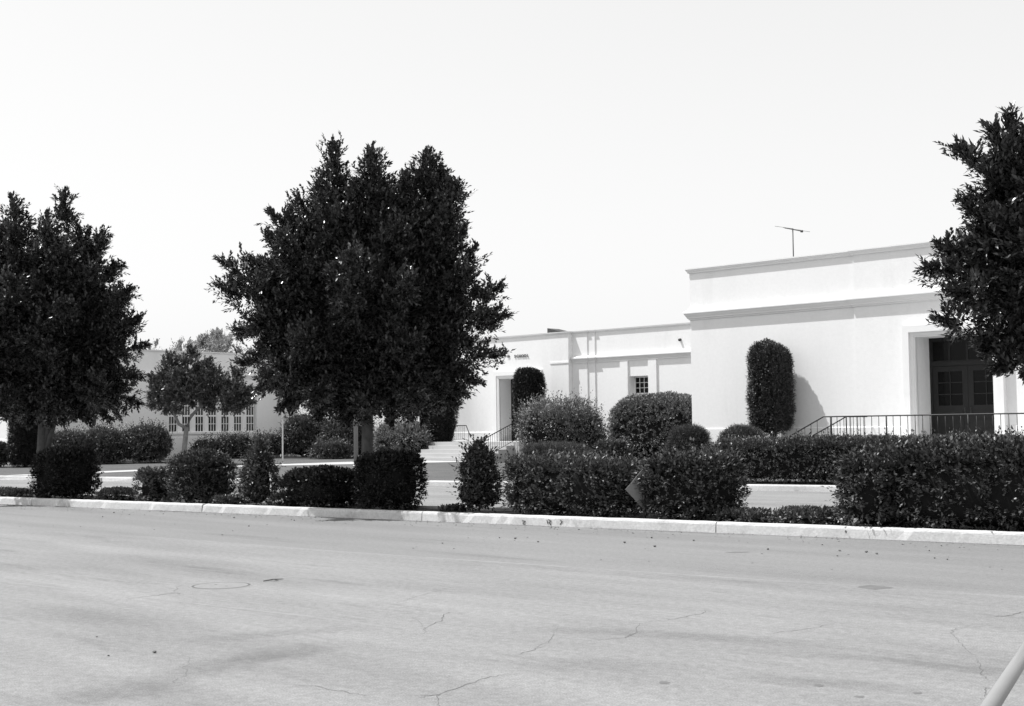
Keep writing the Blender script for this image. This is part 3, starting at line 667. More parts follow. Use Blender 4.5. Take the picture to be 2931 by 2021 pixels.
def twig_leaves(B, Dv, L, k, ln, wd, spread=0.85, updrift=0.35):
    """k leaves spiralling along every twig (base B, direction Dv, length L)"""
    n = len(B); a = np.where(np.abs(Dv[:, 2:3]) < 0.9, np.array([[0, 0, 1.0]]), np.array([[1.0, 0, 0]]))
    e1 = norm(np.cross(Dv, a)); e2 = np.cross(Dv, e1)
    Ps, As, Ns = [], [], []; ph0 = rng.random(n) * 6.28
    for i in range(k):
        s = (i + 0.6) / k; an = (ph0 + i * 2.4)[:, None]
        rad = e1 * np.cos(an) + e2 * np.sin(an)
        sp = spread * (1.15 - 0.75 * s)
        A = norm(Dv * 1.0 + rad * sp + rng.normal(0, 0.22, (n, 3)) + np.array([[0, 0, updrift * 0.4]]))
        N = norm(np.array([[0, 0, 1.0]]) + rad * 0.15 + rng.normal(0, 0.30, (n, 3)))
        Ps.append(B + Dv * (L * s)[:, None]); As.append(A); Ns.append(N)
    P, A, N = np.concatenate(Ps), np.concatenate(As), np.concatenate(Ns); m = len(P)
    return P, A, N, ln * (0.7 + 0.6 * rng.random(m)), wd * (0.7 + 0.6 * rng.random(m))
class Lumps:
    def __init__(s, freq, seed, k=7):
        r = np.random.default_rng(seed); s.K = r.normal(0, 1, (k, 3)); s.K *= (freq * (0.6 + 0.9 * r.random((k, 1)))) / np.linalg.norm(s.K, axis=1, keepdims=True); s.ph = r.random(k) * 6.28
    def __call__(s, P): return np.sin(P @ s.K.T + s.ph).mean(axis=1) * 1.6
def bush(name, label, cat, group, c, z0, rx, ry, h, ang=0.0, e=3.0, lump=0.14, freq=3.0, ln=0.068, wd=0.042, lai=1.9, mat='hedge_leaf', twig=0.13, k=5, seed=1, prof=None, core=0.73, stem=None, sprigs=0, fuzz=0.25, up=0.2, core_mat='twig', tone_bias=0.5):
    """clipped or loose shrub: leaf twigs over an uneven rounded body, over a solid core coloured as dark as inner shade"""
    lum = Lumps(freq, seed); root = empty(name, (c[0], c[1], z0)); tag(root, label, cat, group)
    ca, sa = math.cos(ang), math.sin(ang); hz = h / 2
    def surf(q, sc_=1.0):
        # q: points on the unit cube surface
        r = (np.abs(q) ** e).sum(axis=1) ** (-1 / e); u = q * r[:, None]
        wp = u * np.array([[rx, ry, hz]])
        f = 1 + lump * lum(wp) + 0.4 * lump * lum(wp * 2.7 + 5)
        p = wp * f[:, None] * sc_
        zz = (p[:, 2] / hz + 1) / 2
        if prof is not None: p[:, :2] *= np.interp(zz, prof[0], prof[1])[:, None]
        p[:, 2] = np.maximum(p[:, 2] + hz, 0.01)
        nrm_ = norm(np.sign(u) * np.abs(u) ** (e - 1) / np.array([[rx, ry, hz]]))
        out = np.stack([p[:, 0] * ca - p[:, 1] * sa, p[:, 0] * sa + p[:, 1] * ca, p[:, 2]], 1)
        nn = np.stack([nrm_[:, 0] * ca - nrm_[:, 1] * sa, nrm_[:, 0] * sa + nrm_[:, 1] * ca, nrm_[:, 2]], 1)
        return out + np.array([[c[0], c[1], z0]]), nn
    A = 4 * (rx * ry + 2 * rx * hz + 2 * ry * hz) * 0.85
    n = int(A * lai * 1.3 / (0.5 * ln * wd * k))
    ar = np.array([ry * hz, ry * hz, rx * hz, rx * hz, rx * ry * 2.2, rx * ry * 0.3]); face = rng.choice(6, n, p=ar / ar.sum())
    q = rng.uniform(-1, 1, (n, 3)); ci = np.where(rng.random(n) < 0.55, rng.integers(0, max(1, n // 6), n), np.arange(n))      # many twigs grow in small tufts
    face = face[ci]; q = q[ci]
    for fi, (ax, sg) in enumerate(((0, 1), (0, -1), (1, 1), (1, -1), (2, 1), (2, -1))): q[face == fi, ax] = sg
    q = q + rng.normal(0, 0.045, (n, 3)) / np.array([[rx, ry, hz]]) * min(1.0, hz * 1.6); q /= np.abs(q).max(axis=1, keepdims=True)
    P, N = surf(q)
    D = norm(N + rng.normal(0, fuzz, (n, 3))[ci] * 1.3 + rng.normal(0, fuzz, (n, 3)) + np.array([[0, 0, up]]))
    L = twig * (0.6 + 0.8 * rng.random(n))
    P = P - N * (rng.random(n)[:, None] ** 1.5) * (min(rx, ry, hz) * 0.36) - D * (L * 0.55)[:, None]
    if sprigs:      # stray shoots standing out of the outline
        L[:int(n * sprigs)] *= 2.3
    X = twig_leaves(P, D, L, k, ln, wd, updrift=up)
    keep = X[0][:, 2] > z0 + 0.005
    X = [x[keep] for x in X]
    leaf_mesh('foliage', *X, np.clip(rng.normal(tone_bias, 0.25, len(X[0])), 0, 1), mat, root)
    if core:  # solid near-black body: shade between the leaves put into its colour
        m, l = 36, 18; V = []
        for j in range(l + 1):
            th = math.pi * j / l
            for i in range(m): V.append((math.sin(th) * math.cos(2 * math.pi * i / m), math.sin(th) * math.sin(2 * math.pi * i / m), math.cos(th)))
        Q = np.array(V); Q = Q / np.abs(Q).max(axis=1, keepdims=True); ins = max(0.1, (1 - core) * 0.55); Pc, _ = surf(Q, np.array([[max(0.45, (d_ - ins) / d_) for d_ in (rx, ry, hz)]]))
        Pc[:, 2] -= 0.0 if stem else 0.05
        mesh('shade_core', Pc, [(j * m + i, j * m + (i + 1) % m, (j + 1) * m + (i + 1) % m, (j + 1) * m + i) for j in range(l) for i in range(m)], core_mat, root, smooth=True)
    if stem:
        zb_, r_ = stem
        tubes('stem', [([(c[0], c[1], zb_), (c[0] + 0.03, c[1], z0 + 0.25)], [r_, r_ * 0.8]), ([(c[0] + 0.1, c[1] + 0.05, zb_), (c[0] + 0.15, c[1], z0 + 0.25)], [r_ * 0.7, r_ * 0.6])], 'bark', root, 7)
    return root
def fit_bush(c, s, wpx, ry, ang, e):
    """half length along its own axis so that the shrub is wpx wide seen from the street"""
    d = np.array([c[0], c[1]]); d /= np.linalg.norm(d); rt = np.array([d[1], -d[0]])
    a = abs(math.cos(ang) * rt[0] + math.sin(ang) * rt[1]); b = abs(-math.sin(ang) * rt[0] + math.cos(ang) * rt[1]); w = wpx * s / FPX / 2
    p = e / (e - 1); ry = min(ry, 0.72 * w / b)
    return max(0.2, (w ** p - (ry * b) ** p) ** (1 / p) / a), ry
def island_bush(xl, xr, yt, label, name='hedge_shrub', cat='shrub', group='shrubs planted along the island', off=0.92, ry=0.72, e=3.2, **kw):
    px = (xl + xr) / 2; c, s = island(px, off); zt = zat(px, yt, s); rx, ry = fit_bush(c, s, xr - xl, ry, STREET_ROT, e)
    return bush(name, label, cat, group, c, 0.09, rx * 0.95, ry * 0.95, zt - 0.09, STREET_ROT, e, **kw)
# island row, from left to right
G = 'low plants creeping over the island kerb'
lowk = dict(name='ground_cover', cat='ground cover', group=G, off=0.75, ry=0.45, e=2.4, ln=0.05, wd=0.03, lai=2.0, twig=0.10, lump=0.16, freq=5, mat='mid_leaf')
island_bush(-150, 112, 1402, 'low creeping plant on the island at the left edge', seed=2, **lowk)
island_bush(88, 283, 1288, 'black boxy clipped shrub around the left tree trunk', e=3.6, lump=0.08, mat='dark_hedge_leaf', seed=3, ry=0.8)  # shade of the left tree put into its leaf colour
island_bush(268, 395, 1402, 'low creeping plant right of the boxy shrub', seed=4, **lowk)
island_bush(382, 500, 1342, 'small light clipped shrub leaning on the domed shrub', e=2.8, mat='mid_leaf', seed=5, off=0.8)
island_bush(480, 680, 1294, 'large domed clipped shrub with light top, left of the conical shrub', e=3.0, lump=0.11, sprigs=0.04, seed=6, mat='hedge_leaf', tone_bias=0.6)
island_bush(605, 700, 1424, 'low creeping plant at the foot of the left conical shrub', seed=7, **lowk)
island_bush(683, 795, 1272, 'loose conical shrub left of the big tree', prof=([0, 0.25, 0.6, 0.85, 1], [0.95, 1.05, 0.85, 0.5, 0.2]), e=2.6, lump=0.14, mat='mid_leaf', fuzz=0.5, sprigs=0.15, seed=8, up=0.5)
island_bush(765, 880, 1415, 'low creeping plant left of the dark sloping shrub', seed=9, **{**lowk, 'mat': 'hedge_leaf'})
island_bush(790, 1050, 1345, 'dark sloping dome shrub just left of the big tree trunk', e=2.6, mat='dark_hedge_leaf', seed=10, lump=0.08)  # darker leaves carry the big tree's shade
island_bush(1010, 1225, 1296, 'black bulky clipped shrub at the foot of the big tree', e=3.6, mat='dark_hedge_leaf', seed=12, lump=0.07, ry=0.8)  # leaf colour darkened to paint in the crown's shade
island_bush(1258, 1345, 1452, 'low creeping plant right of the big tree shrubs', seed=13, **{**lowk, 'mat': 'hedge_leaf'})
island_bush(1308, 1440, 1272, 'loose upright shrub at the left end of the long hedge', prof=([0, 0.2, 0.6, 0.85, 1], [1.05, 1.08, 0.85, 0.7, 0.4]), e=2.6, lump=0.16, fuzz=0.55, sprigs=0.2, seed=14, up=0.4, mat='hedge_leaf')
island_bush(1418, 1872, 1312, 'long clipped hedge in the middle, left of the diamond sign', name='clipped_hedge', cat='hedge', group='clipped hedges on the island', e=3.8, lump=0.11, seed=15, mat='mid_leaf', sprigs=0.06, freq=3.4, off=1.1, ry=0.62)
island_bush(1822, 2145, 1304, 'clipped hedge block right of the diamond sign', name='clipped_hedge', cat='hedge', group='clipped hedges on the island', e=3.4, lump=0.10, sprigs=0.05, seed=16, mat='hedge_leaf')
island_bush(2035, 2225, 1464, 'low creeping plant right of the hedge block with the sign', seed=17, **lowk)
island_bush(2205, 2420, 1459, 'low creeping plant left of the biggest hedge', seed=18, **lowk)
island_bush(2412, 2640, 1290, 'loose leaning shrub at the left shoulder of the biggest hedge', e=2.5, lump=0.16, freq=2.6, seed=29, mat='hedge_leaf', sprigs=0.1, fuzz=0.45, ry=0.85)
island_bush(2490, 3350, 1270, 'biggest dark hedge at the right end of the island', name='clipped_hedge', cat='hedge', group='clipped hedges on the island', e=3.6, lump=0.10, freq=2.6, seed=19, mat='hedge_leaf', sprigs=0.07, ry=0.78)

# school side
def yard_bush(xl, xr, yt, yb, Y, label, name='garden_shrub', cat='shrub', group='shrubs in front of the school', depth=0.9, e=2.4, z0=None, ang=0.0, **kw):
    px = (xl + xr) / 2; r = ray(px, 1250); s = Y / r[1]; c = np.array([r[0] * s, Y]); zt = zat(px, yt, s)
    zb_ = lawn_z(*c) if z0 is None else z0
    w = (xr - xl) * s / FPX; rx, ry = fit_bush(c, s, xr - xl, w * 0.5 * depth, ang, e)
    return bush(name, label, cat, group, c, zb_, rx * 0.95, ry * 0.95, zt - zb_, ang, e, **kw)
# long clipped hedge before the right landing
hx0, hx1 = -21.9, -7.0; hc = ((hx0 + hx1) / 2, kf((hx0 + hx1) / 2) + 1.05); fa = math.atan(KFS)
bush('clipped_hedge', 'long flat-topped hedge in front of the right doorway and railing', 'hedge', 'hedges of the school', hc, 0.16, (hx1 - hx0) / 2, 0.62, 1.14, fa, 4.5, lump=0.07, freq=2.5, ln=0.065, wd=0.038, lai=2.0, mat='mid_leaf', seed=30, sprigs=0.04)
TOPI = dict(name='column_shrub', cat='shrub', group='clipped columnar shrubs against the walls', ln=0.06, wd=0.03, lai=3.0, lump=0.12, freq=3.2, e=4.0, mat='hedge_leaf', fuzz=0.45, twig=0.16)
def column(xl, xr, yt, yb, Y, label, prof, seed, mat='hedge_leaf', depth=1.0):
    px = (xl + xr) / 2; r = ray(px, (yt + yb) / 2); s = Y / r[1]; c = np.array([r[0] * s, Y]); z1, z0 = zat(px, yt, s), zat(px, yb, s)
    w = (xr - xl) * s / FPX / 2
    return bush(label=label, c=c, z0=z0, rx=w * 0.97, ry=w * 0.97 * depth, h=z1 - z0, seed=seed, prof=prof, stem=(0.15, 0.07), **{**TOPI, 'mat': mat})
column(2147, 2264, 984, 1246, 35.2, 'tall column shrub against the white right block, casting a shadow on it', ([0, 0.08, 0.45, 0.75, 0.9, 1], [0.84, 0.88, 0.98, 1.0, 0.94, 0.80]), 31)
column(1474, 1551, 1052, 1270, 41.3, 'dark column shrub hiding the right side of the main door', ([0, 0.1, 0.3, 0.7, 1], [0.7, 0.78, 0.9, 1.0, 1.0]), 32, 'dark_hedge_leaf')
column(1215, 1302, 1100, 1285, 41.2, 'dark column shrub left of the main steps', ([0, 0.15, 0.5, 1], [0.5, 0.75, 1.0, 1.0]), 33, 'dark_hedge_leaf')
column(478, 562, 1150, 1262, 37.5, 'dark column shrub against the shaded wing wall behind the forked tree', ([0, 0.2, 0.5, 1], [0.8, 1.0, 1.0, 0.95]), 34, 'dark_hedge_leaf')
column(30, 112, 1150, 1342, 27.2, 'dark column shrub at the left, behind the left tree', ([0, 0.2, 0.5, 1], [1.0, 1.0, 1.0, 0.95]), 35, 'dark_hedge_leaf')
yard_bush(-60, 30, 1268, 1345, 26.6, 'low rounded shrub at the left edge of the lawn', seed=36, ln=0.07, wd=0.04)
FZ = dict(ln=0.10, wd=0.012, mat='needle_leaf', twig=0.22, k=7, fuzz=0.45, lai=2.6, lump=0.06)
yard_bush(1908, 2036, 1226, 1320, 33.6, 'fuzzy round juniper shrub at the corner of the right block', seed=37, **FZ)
yard_bush(2052, 2195, 1226, 1330, 33.9, 'fuzzy low juniper shrub below the tall column shrub', seed=38, **FZ)
yard_bush(1738, 2040, 1131, 1320, 40.6, 'big light domed shrub under the window, beside the right block', seed=39, mat='light_leaf', ln=0.09, wd=0.05, lump=0.07, e=2.8, lai=2.4, depth=0.75)
yard_bush(1490, 1735, 1172, 1320, 38.8, 'loose airy shrub with pale flowering tips right of the column shrub', seed=40, mat='light_leaf', ln=0.10, wd=0.045, lump=0.32, freq=2.0, e=2.2, lai=1.8, fuzz=0.6, sprigs=0.3, twig=0.3, k=7, core=0.66)
yard_bush(1590, 1690, 1146, 1250, 39.6, 'pale leafy spray rising above the airy shrub', seed=41, mat='light_leaf', ln=0.10, wd=0.045, lump=0.3, freq=3, e=2.2, lai=2.0, fuzz=0.6, sprigs=0.1, twig=0.3, k=7, core=0.3, z0=1.2, stem=(0.2, 0.03))
yard_bush(1490, 1700, 1278, 1330, 36.6, 'low spreading juniper behind the long hedge', seed=42, **{**FZ, 'lump': 0.2})
yard_bush(1690, 1800, 1258, 1330, 37.6, 'small mixed shrub left of the big domed shrub', seed=43, mat='mid_leaf', ln=0.08, wd=0.04, lump=0.2)
# left of the steps
LS = dict(ln=0.09, wd=0.045, lump=0.14, freq=2.2, lai=2.1, fuzz=0.5, twig=0.24, k=6, sprigs=0.12)
yard_bush(1065, 1232, 1212, 1320, 39.7, 'light leafy shrub just left of the main steps', seed=44, mat='light_leaf', **LS)
yard_bush(920, 1085, 1203, 1320, 41.0, 'dark leafy shrub behind the big tree trunk', seed=45, mat='mid_leaf', **LS)
yard_bush(795, 960, 1190, 1320, 41.2, 'tall leafy shrub right of the slim pale pole', seed=46, mat='mid_leaf', **LS)
yard_bush(700, 830, 1248, 1318, 39.8, 'low shrub in front of the wing corner, left of the slim pole', seed=47, mat='mid_leaf', **LS)
yard_bush(880, 1010, 1270, 1325, 39.2, 'low spreading shrub at the bed edge behind the big tree', seed=48, mat='mid_leaf', **LS)
yard_bush(600, 725, 1252, 1318, 38.2, 'bushy shrub beneath the right end of the wing windows', seed=49, mat='mid_leaf', **LS)
yard_bush(545, 640, 1262, 1318, 36.8, 'dark low shrub beneath the left end of the wing windows', seed=50, mat='hedge_leaf', **LS)
yard_bush(340, 498, 1222, 1330, 32.6, 'large light-topped shrub left of the forked tree', seed=51, mat='mid_leaf', **LS)
yard_bush(225, 360, 1228, 1330, 31.0, 'large shrub in the middle of the row by the shaded wing', seed=52, mat='mid_leaf', **LS)
yard_bush(135, 260, 1240, 1335, 29.6, 'dark shrub right of the left tree trunk on the school lawn', seed=53, mat='mid_leaf', **LS)

# ------------------------------------------------------------------ trees
def tree(name, label, group, base_xy, z_base, trunk_paths, plumes, leaf, dens=85, ln=0.088, wd=0.046, twig=0.22, k=9, bark='bark', seed=0, updir=0.35):
    root = empty(name, (base_xy[0], base_xy[1], z_base)); tag(root, label, 'tree', group)
    tubes('trunk', trunk_paths, bark, root, 10)
    Bs, Ds, Ls = [], [], []
    for b, t, Rr in plumes:
        b, t = np.array(b, float), np.array(t, float); ax = t - b; Lg = np.linalg.norm(ax); a = ax / Lg; t = t - a * 0.08; ax = t - b; Lg = np.linalg.norm(ax)
        n = int(dens * (2 * math.pi * Rr * Lg * 0.62)); s = rng.random(n * 3); pr = np.minimum(s / 0.22, 1) ** 0.5 * (1 - s) ** 0.62
        s = s[rng.random(n * 3) < pr][:n]; n = len(s); pr = np.minimum(s / 0.22, 1) ** 0.5 * (1 - s) ** 0.62
        e1 = np.cross(a, [0.3, 0.2, 1] if abs(a[2]) < 0.9 else [1, 0.2, 0.1]); e1 /= np.linalg.norm(e1); e2 = np.cross(a, e1)
        an = rng.random(n) * 6.283; rad = e1 * np.cos(an)[:, None] + e2 * np.sin(an)[:, None]
        lum = 1 + 0.18 * np.sin(an * 3 + s * 9 + rng.random() * 6)
        r = Rr * pr * lum * np.sqrt(0.12 + 0.88 * rng.random(n))
        P = b + ax * s[:, None] + rad * r[:, None]
        D = norm(rad * 0.95 + a * 0.75 + np.array([0, 0, updir]) + rng.normal(0, 0.3, (n, 3)))
        ci = np.where(rng.random(n) < 0.75, rng.integers(0, max(1, n // 7), n), np.arange(n)); sp_ = 0.075 * (twig / 0.22)       # twigs sit in tufts with gaps between
        P = P[ci] + rng.normal(0, sp_, (n, 3)); D = norm(D[ci] + rng.normal(0, 0.42, (n, 3)))
        Bs.append(P); Ds.append(D); Ls.append(twig * (0.6 + 0.8 * rng.random(n)))
        m = 30     # leading shoot
        Bs.append(b + ax * np.linspace(0.72, 1.0, m)[:, None] + rng.normal(0, 0.03, (m, 3))); Ds.append(norm(np.tile(a, (m, 1)) + rng.normal(0, 0.4, (m, 3)))); Ls.append(twig * (0.5 + 0.5 * rng.random(m)))
    B, D, L = np.concatenate(Bs), np.concatenate(Ds), np.concatenate(Ls)
    X = twig_leaves(B - D * (L * 0.3)[:, None], D, L, k, ln, wd)
    leaf_mesh('crown', *X, np.clip(rng.normal(0.5, 0.25, len(X[0])), 0, 1), leaf, root)
    return root
def local(px0, s, c):
    """a picture point at the tree's distance; dy moves it away from the street"""
    def f(px, py, dy=0.0):
        p = CAM + ray(px, py) * s; return np.array([p[0] + F0[0] * dy, p[1] + F0[1] * dy, p[2]])
    return f
def limb(p, q, r0, r1, sag=0.15):
    p, q = np.array(p), np.array(q); m = (p + q) / 2 + np.array([rng.normal(0, 0.08), rng.normal(0, 0.08), -sag * 0.5])
    return ([tuple(p), tuple(m), tuple(q)], [r0, (r0 + r1) / 2, r1])
def round_plumes(c, zc, hr, zr, n, Rr, seed, inner=0.15, zmin=None):
    """plumes in every direction round a crown, longer upwards"""
    r_ = np.random.default_rng(seed); out = []
    for i in range(n):
        zz = -0.55 + 1.45 * (i + 0.5) / n; az = i * 2.39996 + r_.normal(0, 0.25); ho = math.sqrt(max(0.05, 1 - min(1, zz * zz)))
        tip = np.array([c[0] + math.cos(az) * hr * ho * r_.uniform(0.86, 1.06), c[1] + math.sin(az) * hr * ho * r_.uniform(0.86, 1.06), zc + zr * zz * r_.uniform(0.9, 1.05) + 0.35])
        b = np.array([c[0] + math.cos(az) * hr * ho * inner, c[1] + math.sin(az) * hr * ho * inner, zc + zr * zz * 0.35 - 0.3])
        out.append((b, tip, Rr * r_.uniform(0.8, 1.15)))
    return out
# big middle tree
c, s = island(1043, 0.95); f = local(1043, s, c)
pl = []
for (tx, ty), (bx, by), Rr, dy in [((950, 398), (965, 720), .56, .2), ((1068, 432), (1075, 740), .66, -.3), ((1217, 414), (1215, 760), .74, .3), ((1310, 528), (1220, 800), .48, -.2), ((1260, 470), (1200, 760), .5, .5),
        ((905, 520), (970, 780), .45, .4), ((822, 588), (910, 850), .52, .1), ((770, 668), (880, 880), .5, -.3), ((612, 735), (850, 905), .42, .1), ((690, 722), (860, 860), .45, .5), ((628, 815), (850, 960), .5, -.4),
        ((1335, 640), (1210, 850), .45, .3), ((1372, 702), (1220, 900), .42, -.1), ((1360, 780), (1200, 930), .5, .6), ((1440, 806), (1240, 960), .48, .2), ((1460, 905), (1240, 1000), .5, -.3), ((1452, 1010), (1240, 1030), .48, .3),
        ((655, 940), (860, 990), .5, .3), ((680, 1040), (880, 1030), .5, -.2), ((735, 1120), (920, 1040), .48, .2), ((800, 1180), (960, 1040), .46, -.4), ((900, 1212), (990, 1040), .46, .3), ((1000, 1222), (1030, 1030), .42, -.5),
        ((1120, 1222), (1080, 1030), .44, .2), ((1225, 1210), (1130, 1030), .46, -.2), ((1310, 1165), (1170, 1030), .46, .3), ((1385, 1100), (1200, 1030), .46, -.2), ((1130, 560), (1110, 850), .5, -.6), ((1010, 560), (1020, 850), .5, -.6)]:
    pl.append((f(bx, by, dy * 0.4), f(tx, ty, dy), Rr))
pl += [(b_ + (t_ - b_) * 0.25, t_ - (t_ - b_) * 0.03, R_ * 0.8) for b_, t_, R_ in pl[:5]]          # fuller pointed tops
for k_ in range(20):
    tx = 760 + 590 * (k_ + 0.5) / 20; ty = 1200 - 90 * ((tx - 1050) / 300) ** 2 + 14 * math.sin(k_ * 2.1)
    pl.append((f(1050 + (tx - 1050) * 0.45, 1000, 0), f(tx, ty, (-1.5, 1.2, -0.5, 1.8, 0.4)[k_ % 5]), .52))
cz = (f(1043, 880)[2]); pl += round_plumes(c, cz, 2.35, 2.5, 36, 0.66, 5) + round_plumes(c, cz - 0.5, 1.35, 1.7, 24, 0.6, 15)
zt = f(1043, 1180)[2]
b0 = np.array([c[0], c[1], 0.05]); b1 = f(1052, 1185)
tr = [([tuple(b0), tuple((b0 + b1) / 2 + np.array([0.03, 0, 0])), tuple(b1), tuple(f(1055, 1040))], [0.135, 0.115, 0.11, 0.09])]
for q, r1 in (((1000, 800), .04), ((1070, 760), .04), ((1190, 760), .04), ((880, 900), .035), ((1230, 930), .035), ((900, 1030), .03), ((1180, 1040), .03)): tr.append(limb(f(1053, 1120), f(*q, rng.normal(0, .4)), .07, r1))
tree('ficus_tree', 'big dark dense tree in the middle with three pointed tops', 'trees on the island', c, 0.1, tr, pl, 'ficus_leaf', dens=98)
# left tree
c, s = island(125, 0.95); f = local(125, s, c); pl = []
for (tx, ty), (bx, by), Rr, dy in [((183, 536), (185, 850), .62, .1), ((45, 560), (60, 850), .55, -.2), ((118, 592), (120, 850), .5, .4), ((250, 650), (200, 880), .5, .2), ((305, 690), (210, 900), .5, -.3), ((328, 750), (215, 930), .42, .2), ((378, 818), (230, 980), .48, .1),
        ((415, 910), (240, 1010), .45, -.3), ((418, 985), (240, 1040), .5, .3), ((415, 1080), (240, 1080), .5, -.2), ((400, 1160), (230, 1080), .5, .2), ((330, 1205), (200, 1080), .5, -.3), ((250, 1215), (180, 1080), .5, .2), ((120, 1210), (130, 1080), .5, .1), ((20, 1200), (80, 1080), .5, -.2),
        ((-30, 620), (40, 850), .5, .1), ((-110, 740), (30, 930), .5, -.2), ((-160, 900), (20, 1010), .5, .1), ((-140, 1080), (20, 1080), .5, .1)]:
    pl.append((f(bx, by, dy * 0.4), f(tx, ty, dy), Rr))
for k_ in range(16):
    tx = -120 + 480 * (k_ + 0.5) / 16; ty = 1215 - 70 * ((tx - 125) / 260) ** 2 + 12 * math.sin(k_ * 2.1)
    pl.append((f(125 + (tx - 125) * 0.45, 1010, 0), f(tx, ty, (-1.5, 1.2, -0.5, 1.8, 0.4)[k_ % 5]), .55))
cz = f(125, 930)[2]; pl += round_plumes(c, cz, 2.25, 2.6, 34, 0.66, 8) + round_plumes(c, cz - 0.8, 1.45, 1.7, 24, 0.62, 18)
b0 = np.array([c[0], c[1], 0.05])
tr = [([tuple(b0), tuple(f(120, 1300)), tuple(f(122, 1215)), tuple(f(128, 1060))], [0.16, 0.13, 0.10, 0.08]), ([tuple(f(128, 1300)), tuple(f(152, 1225)), tuple(f(175, 1120))], [0.09, 0.055, 0.05]), ([tuple(f(123, 1290)), tuple(f(140, 1215)), tuple(f(150, 1100))], [0.08, 0.06, 0.05])]
for q in ((60, 860), (180, 850), (250, 960), (0, 980)): tr.append(limb(f(128, 1120), f(*q), .06, .03))
tree('ficus_tree', 'dark dense tree at the left edge with two pointed tops', 'trees on the island', c, 0.1, tr, pl, 'ficus_leaf', dens=84, ln=0.095, wd=0.05)
# right tree, trunk beyond the frame
c, s = island(3130, 0.95); f = local(3130, s, c); pl = []
for (tx, ty), (bx, by), Rr, dy in [((2893, 312), (2950, 620), .42, .1), ((2742, 408), (2930, 640), .30, .1), ((2815, 365), (2930, 560), .30, -.2), ((2757, 560), (2940, 720), .30, .2), ((2795, 470), (2940, 680), .34, -.2), ((2760, 690), (2950, 800), .34, -.1), ((2645, 758), (2930, 860), .42, .1), ((2700, 690), (2900, 800), .34, .4),
        ((2672, 918), (2930, 940), .36, .1), ((2700, 840), (2930, 880), .38, -.3), ((2820, 1000), (2960, 960), .36, .2), ((2820, 1062), (2980, 1000), .34, -.2), ((2890, 1050), (3000, 990), .34, .3), ((2925, 1070), (3010, 990), .36, -.1), ((2985, 385), (3020, 660), .45, -.2), ((3060, 330), (3080, 640), .5, .3)]:
    pl.append((f(bx, by, dy * 0.4), f(tx, ty, dy), Rr))
cz = f(3130, 760)[2]; pl += round_plumes(c, cz, 1.7, 1.85, 44, 0.5, 9)
b0 = np.array([c[0], c[1], 0.05])
tr = [([tuple(b0), tuple(f(3135, 1150)), tuple(f(3130, 900))], [0.13, 0.11, 0.08])]
for q in ((2900, 820), (2930, 640), (3060, 500), (2940, 940), (3250, 600)): tr.append(limb(f(3130, 1000), f(*q), .06, .02))
tree('ficus_tree', 'glossy dark tree reaching in at the right edge over the doorway', 'trees on the island', c, 0.1, tr, pl, 'ficus_leaf', dens=92, ln=0.095, wd=0.045)
# small forked tree before the shaded wing
r = ray(530, 1250); s = 57.0; c = (CAM + r * s)[:2]; f = local(530, s, c); zb_ = lawn_z(*c); pl = []
for (tx, ty), (bx, by), Rr, dy in [((545, 992), (545, 1120), .62, .0), ((475, 1010), (505, 1130), .55, .3), ((605, 1030), (570, 1130), .6, -.3), ((432, 1075), (490, 1140), .5, -.2), ((420, 1130), (490, 1160), .45, .2), ((470, 1180), (505, 1130), .45, .2), ((690, 1062), (610, 1130), .62, .2), ((722, 1110), (620, 1150), .6, -.2),
        ((728, 1150), (630, 1140), .5, .1), ((640, 1160), (600, 1110), .5, .4), ((690, 1168), (630, 1130), .38, -.3), ((560, 1165), (550, 1100), .4, -.5), ((605, 1172), (580, 1130), .36, .1), ((520, 1060), (530, 1160), .7, -.9), ((580, 1060), (560, 1160), .7, .9), ((510, 1130), (530, 1150), .6, -1.0)]:
    pl.append((f(bx + (tx - bx) * 0.25, by + (ty - by) * 0.2, dy * 0.4), f(tx, ty, dy), Rr * 1.25))
b0 = np.array([c[0], c[1], zb_ - 0.1])
tr = [([tuple(b0), tuple(f(527, 1290)), tuple(f(534, 1222))], [0.13, 0.11, 0.10]), ([tuple(f(534, 1226)), tuple(f(512, 1214)), tuple(f(496, 1180)), tuple(f(490, 1140))], [0.085, 0.07, 0.06, 0.05]), ([tuple(f(534, 1226)), tuple(f(548, 1190)), tuple(f(572, 1165)), tuple(f(590, 1120))], [0.085, 0.07, 0.06, 0.05])]
for p, q in (((496, 1180), (440, 1120)), ((496, 1180), (530, 1060)), ((572, 1165), (680, 1110)), ((572, 1165), (570, 1050)), ((572, 1165), (640, 1170))): tr.append(limb(f(*p), f(*q), .05, .02))
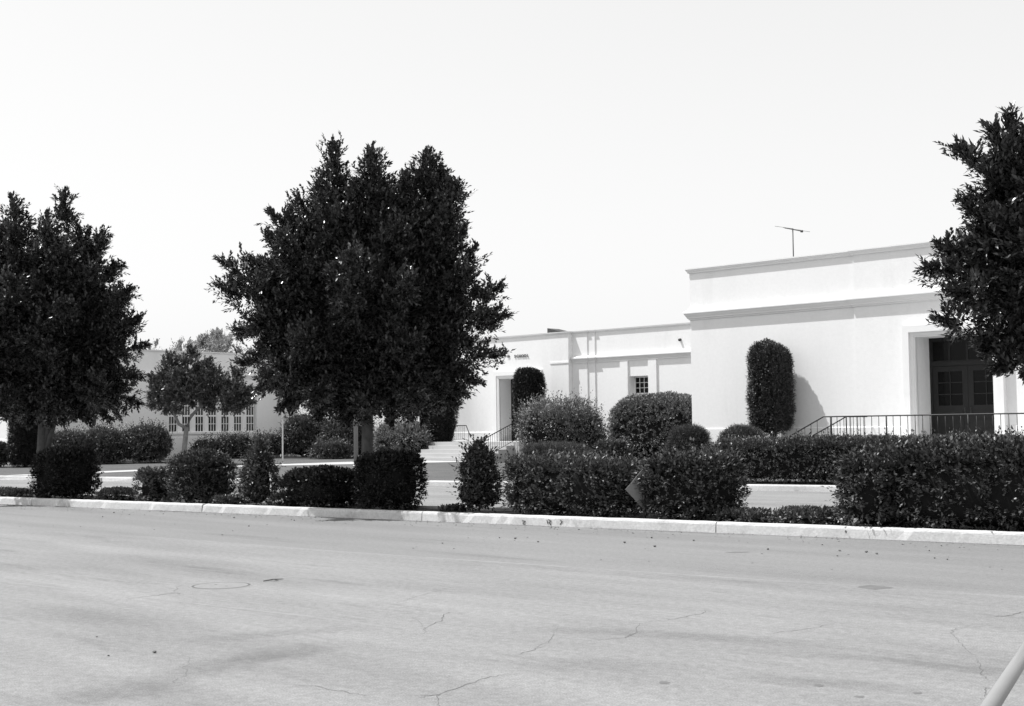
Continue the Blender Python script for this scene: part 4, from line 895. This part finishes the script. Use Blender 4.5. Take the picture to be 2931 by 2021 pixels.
tree('magnolia_tree', 'small broad tree with pale forked trunk before the shaded wing', None, c, zb_, tr, pl, 'mid_leaf', dens=85, ln=0.12, wd=0.07, twig=0.24, k=8, bark='pale_bark')
# trees far behind the roof, paled by haze painted into their leaves
def far_tree(px, yt, yb, wpx, D, label, n, seed, dens):
    r = ray(px, 1240); c = (CAM + r * D)[:2]; f = local(px, D, c); r_ = np.random.default_rng(seed); pl = []
    for i in range(n):
        u = (i + 0.5) / n * 2 - 1 + r_.normal(0, 0.1); tx = px + u * wpx / 2; ty = yt + (yb - yt) * (0.75 * abs(u) ** 1.6 + 0.25 * r_.random())
        pl.append((f(px + u * wpx * 0.25, yb + 25, r_.normal(0, 1.0)), f(tx, ty, r_.normal(0, 1.5)), 0.9))
    tr = [([(c[0], c[1], 0), tuple(f(px, yb + 30))], [0.25, 0.15])]
    for b, t, _ in pl: tr.append(limb(b, t, 0.05, 0.015))
    tree('background_tree', label, 'pale trees behind the roof', c, 0.0, tr, pl, 'haze_leaf', dens=dens, ln=0.22, wd=0.09, twig=0.6, k=6, bark='pale_bark')
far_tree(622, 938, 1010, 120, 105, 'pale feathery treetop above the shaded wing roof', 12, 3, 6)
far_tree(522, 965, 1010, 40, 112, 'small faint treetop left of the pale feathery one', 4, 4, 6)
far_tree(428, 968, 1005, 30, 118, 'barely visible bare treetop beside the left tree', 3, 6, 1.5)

# fallen leaves and grit gathered along the gutter
n = 900; xx = rng.uniform(-36, -4, n); off = np.abs(rng.normal(0, 0.5, n)) + 0.02; far = rng.random(n) < 0.15; off[far] += rng.uniform(0.5, 4, far.sum())
P = np.stack([xx, KN0 + KNS * xx - off, np.full(n, 0.004)], 1); th = rng.random(n) * 6.283
A = norm(np.stack([np.cos(th), np.sin(th), rng.normal(0, 0.15, n)], 1)); Nn = norm(np.stack([rng.normal(0, 0.3, n), rng.normal(0, 0.3, n), np.ones(n)], 1))
lt = leaf_mesh('leaf_litter', P, A, Nn, rng.uniform(0.02, 0.05, n), rng.uniform(0.012, 0.028, n), rng.random(n), 'mid_leaf', None)
tag(lt, 'scattered dry leaves and grit along the gutter', 'litter', kind='stuff')
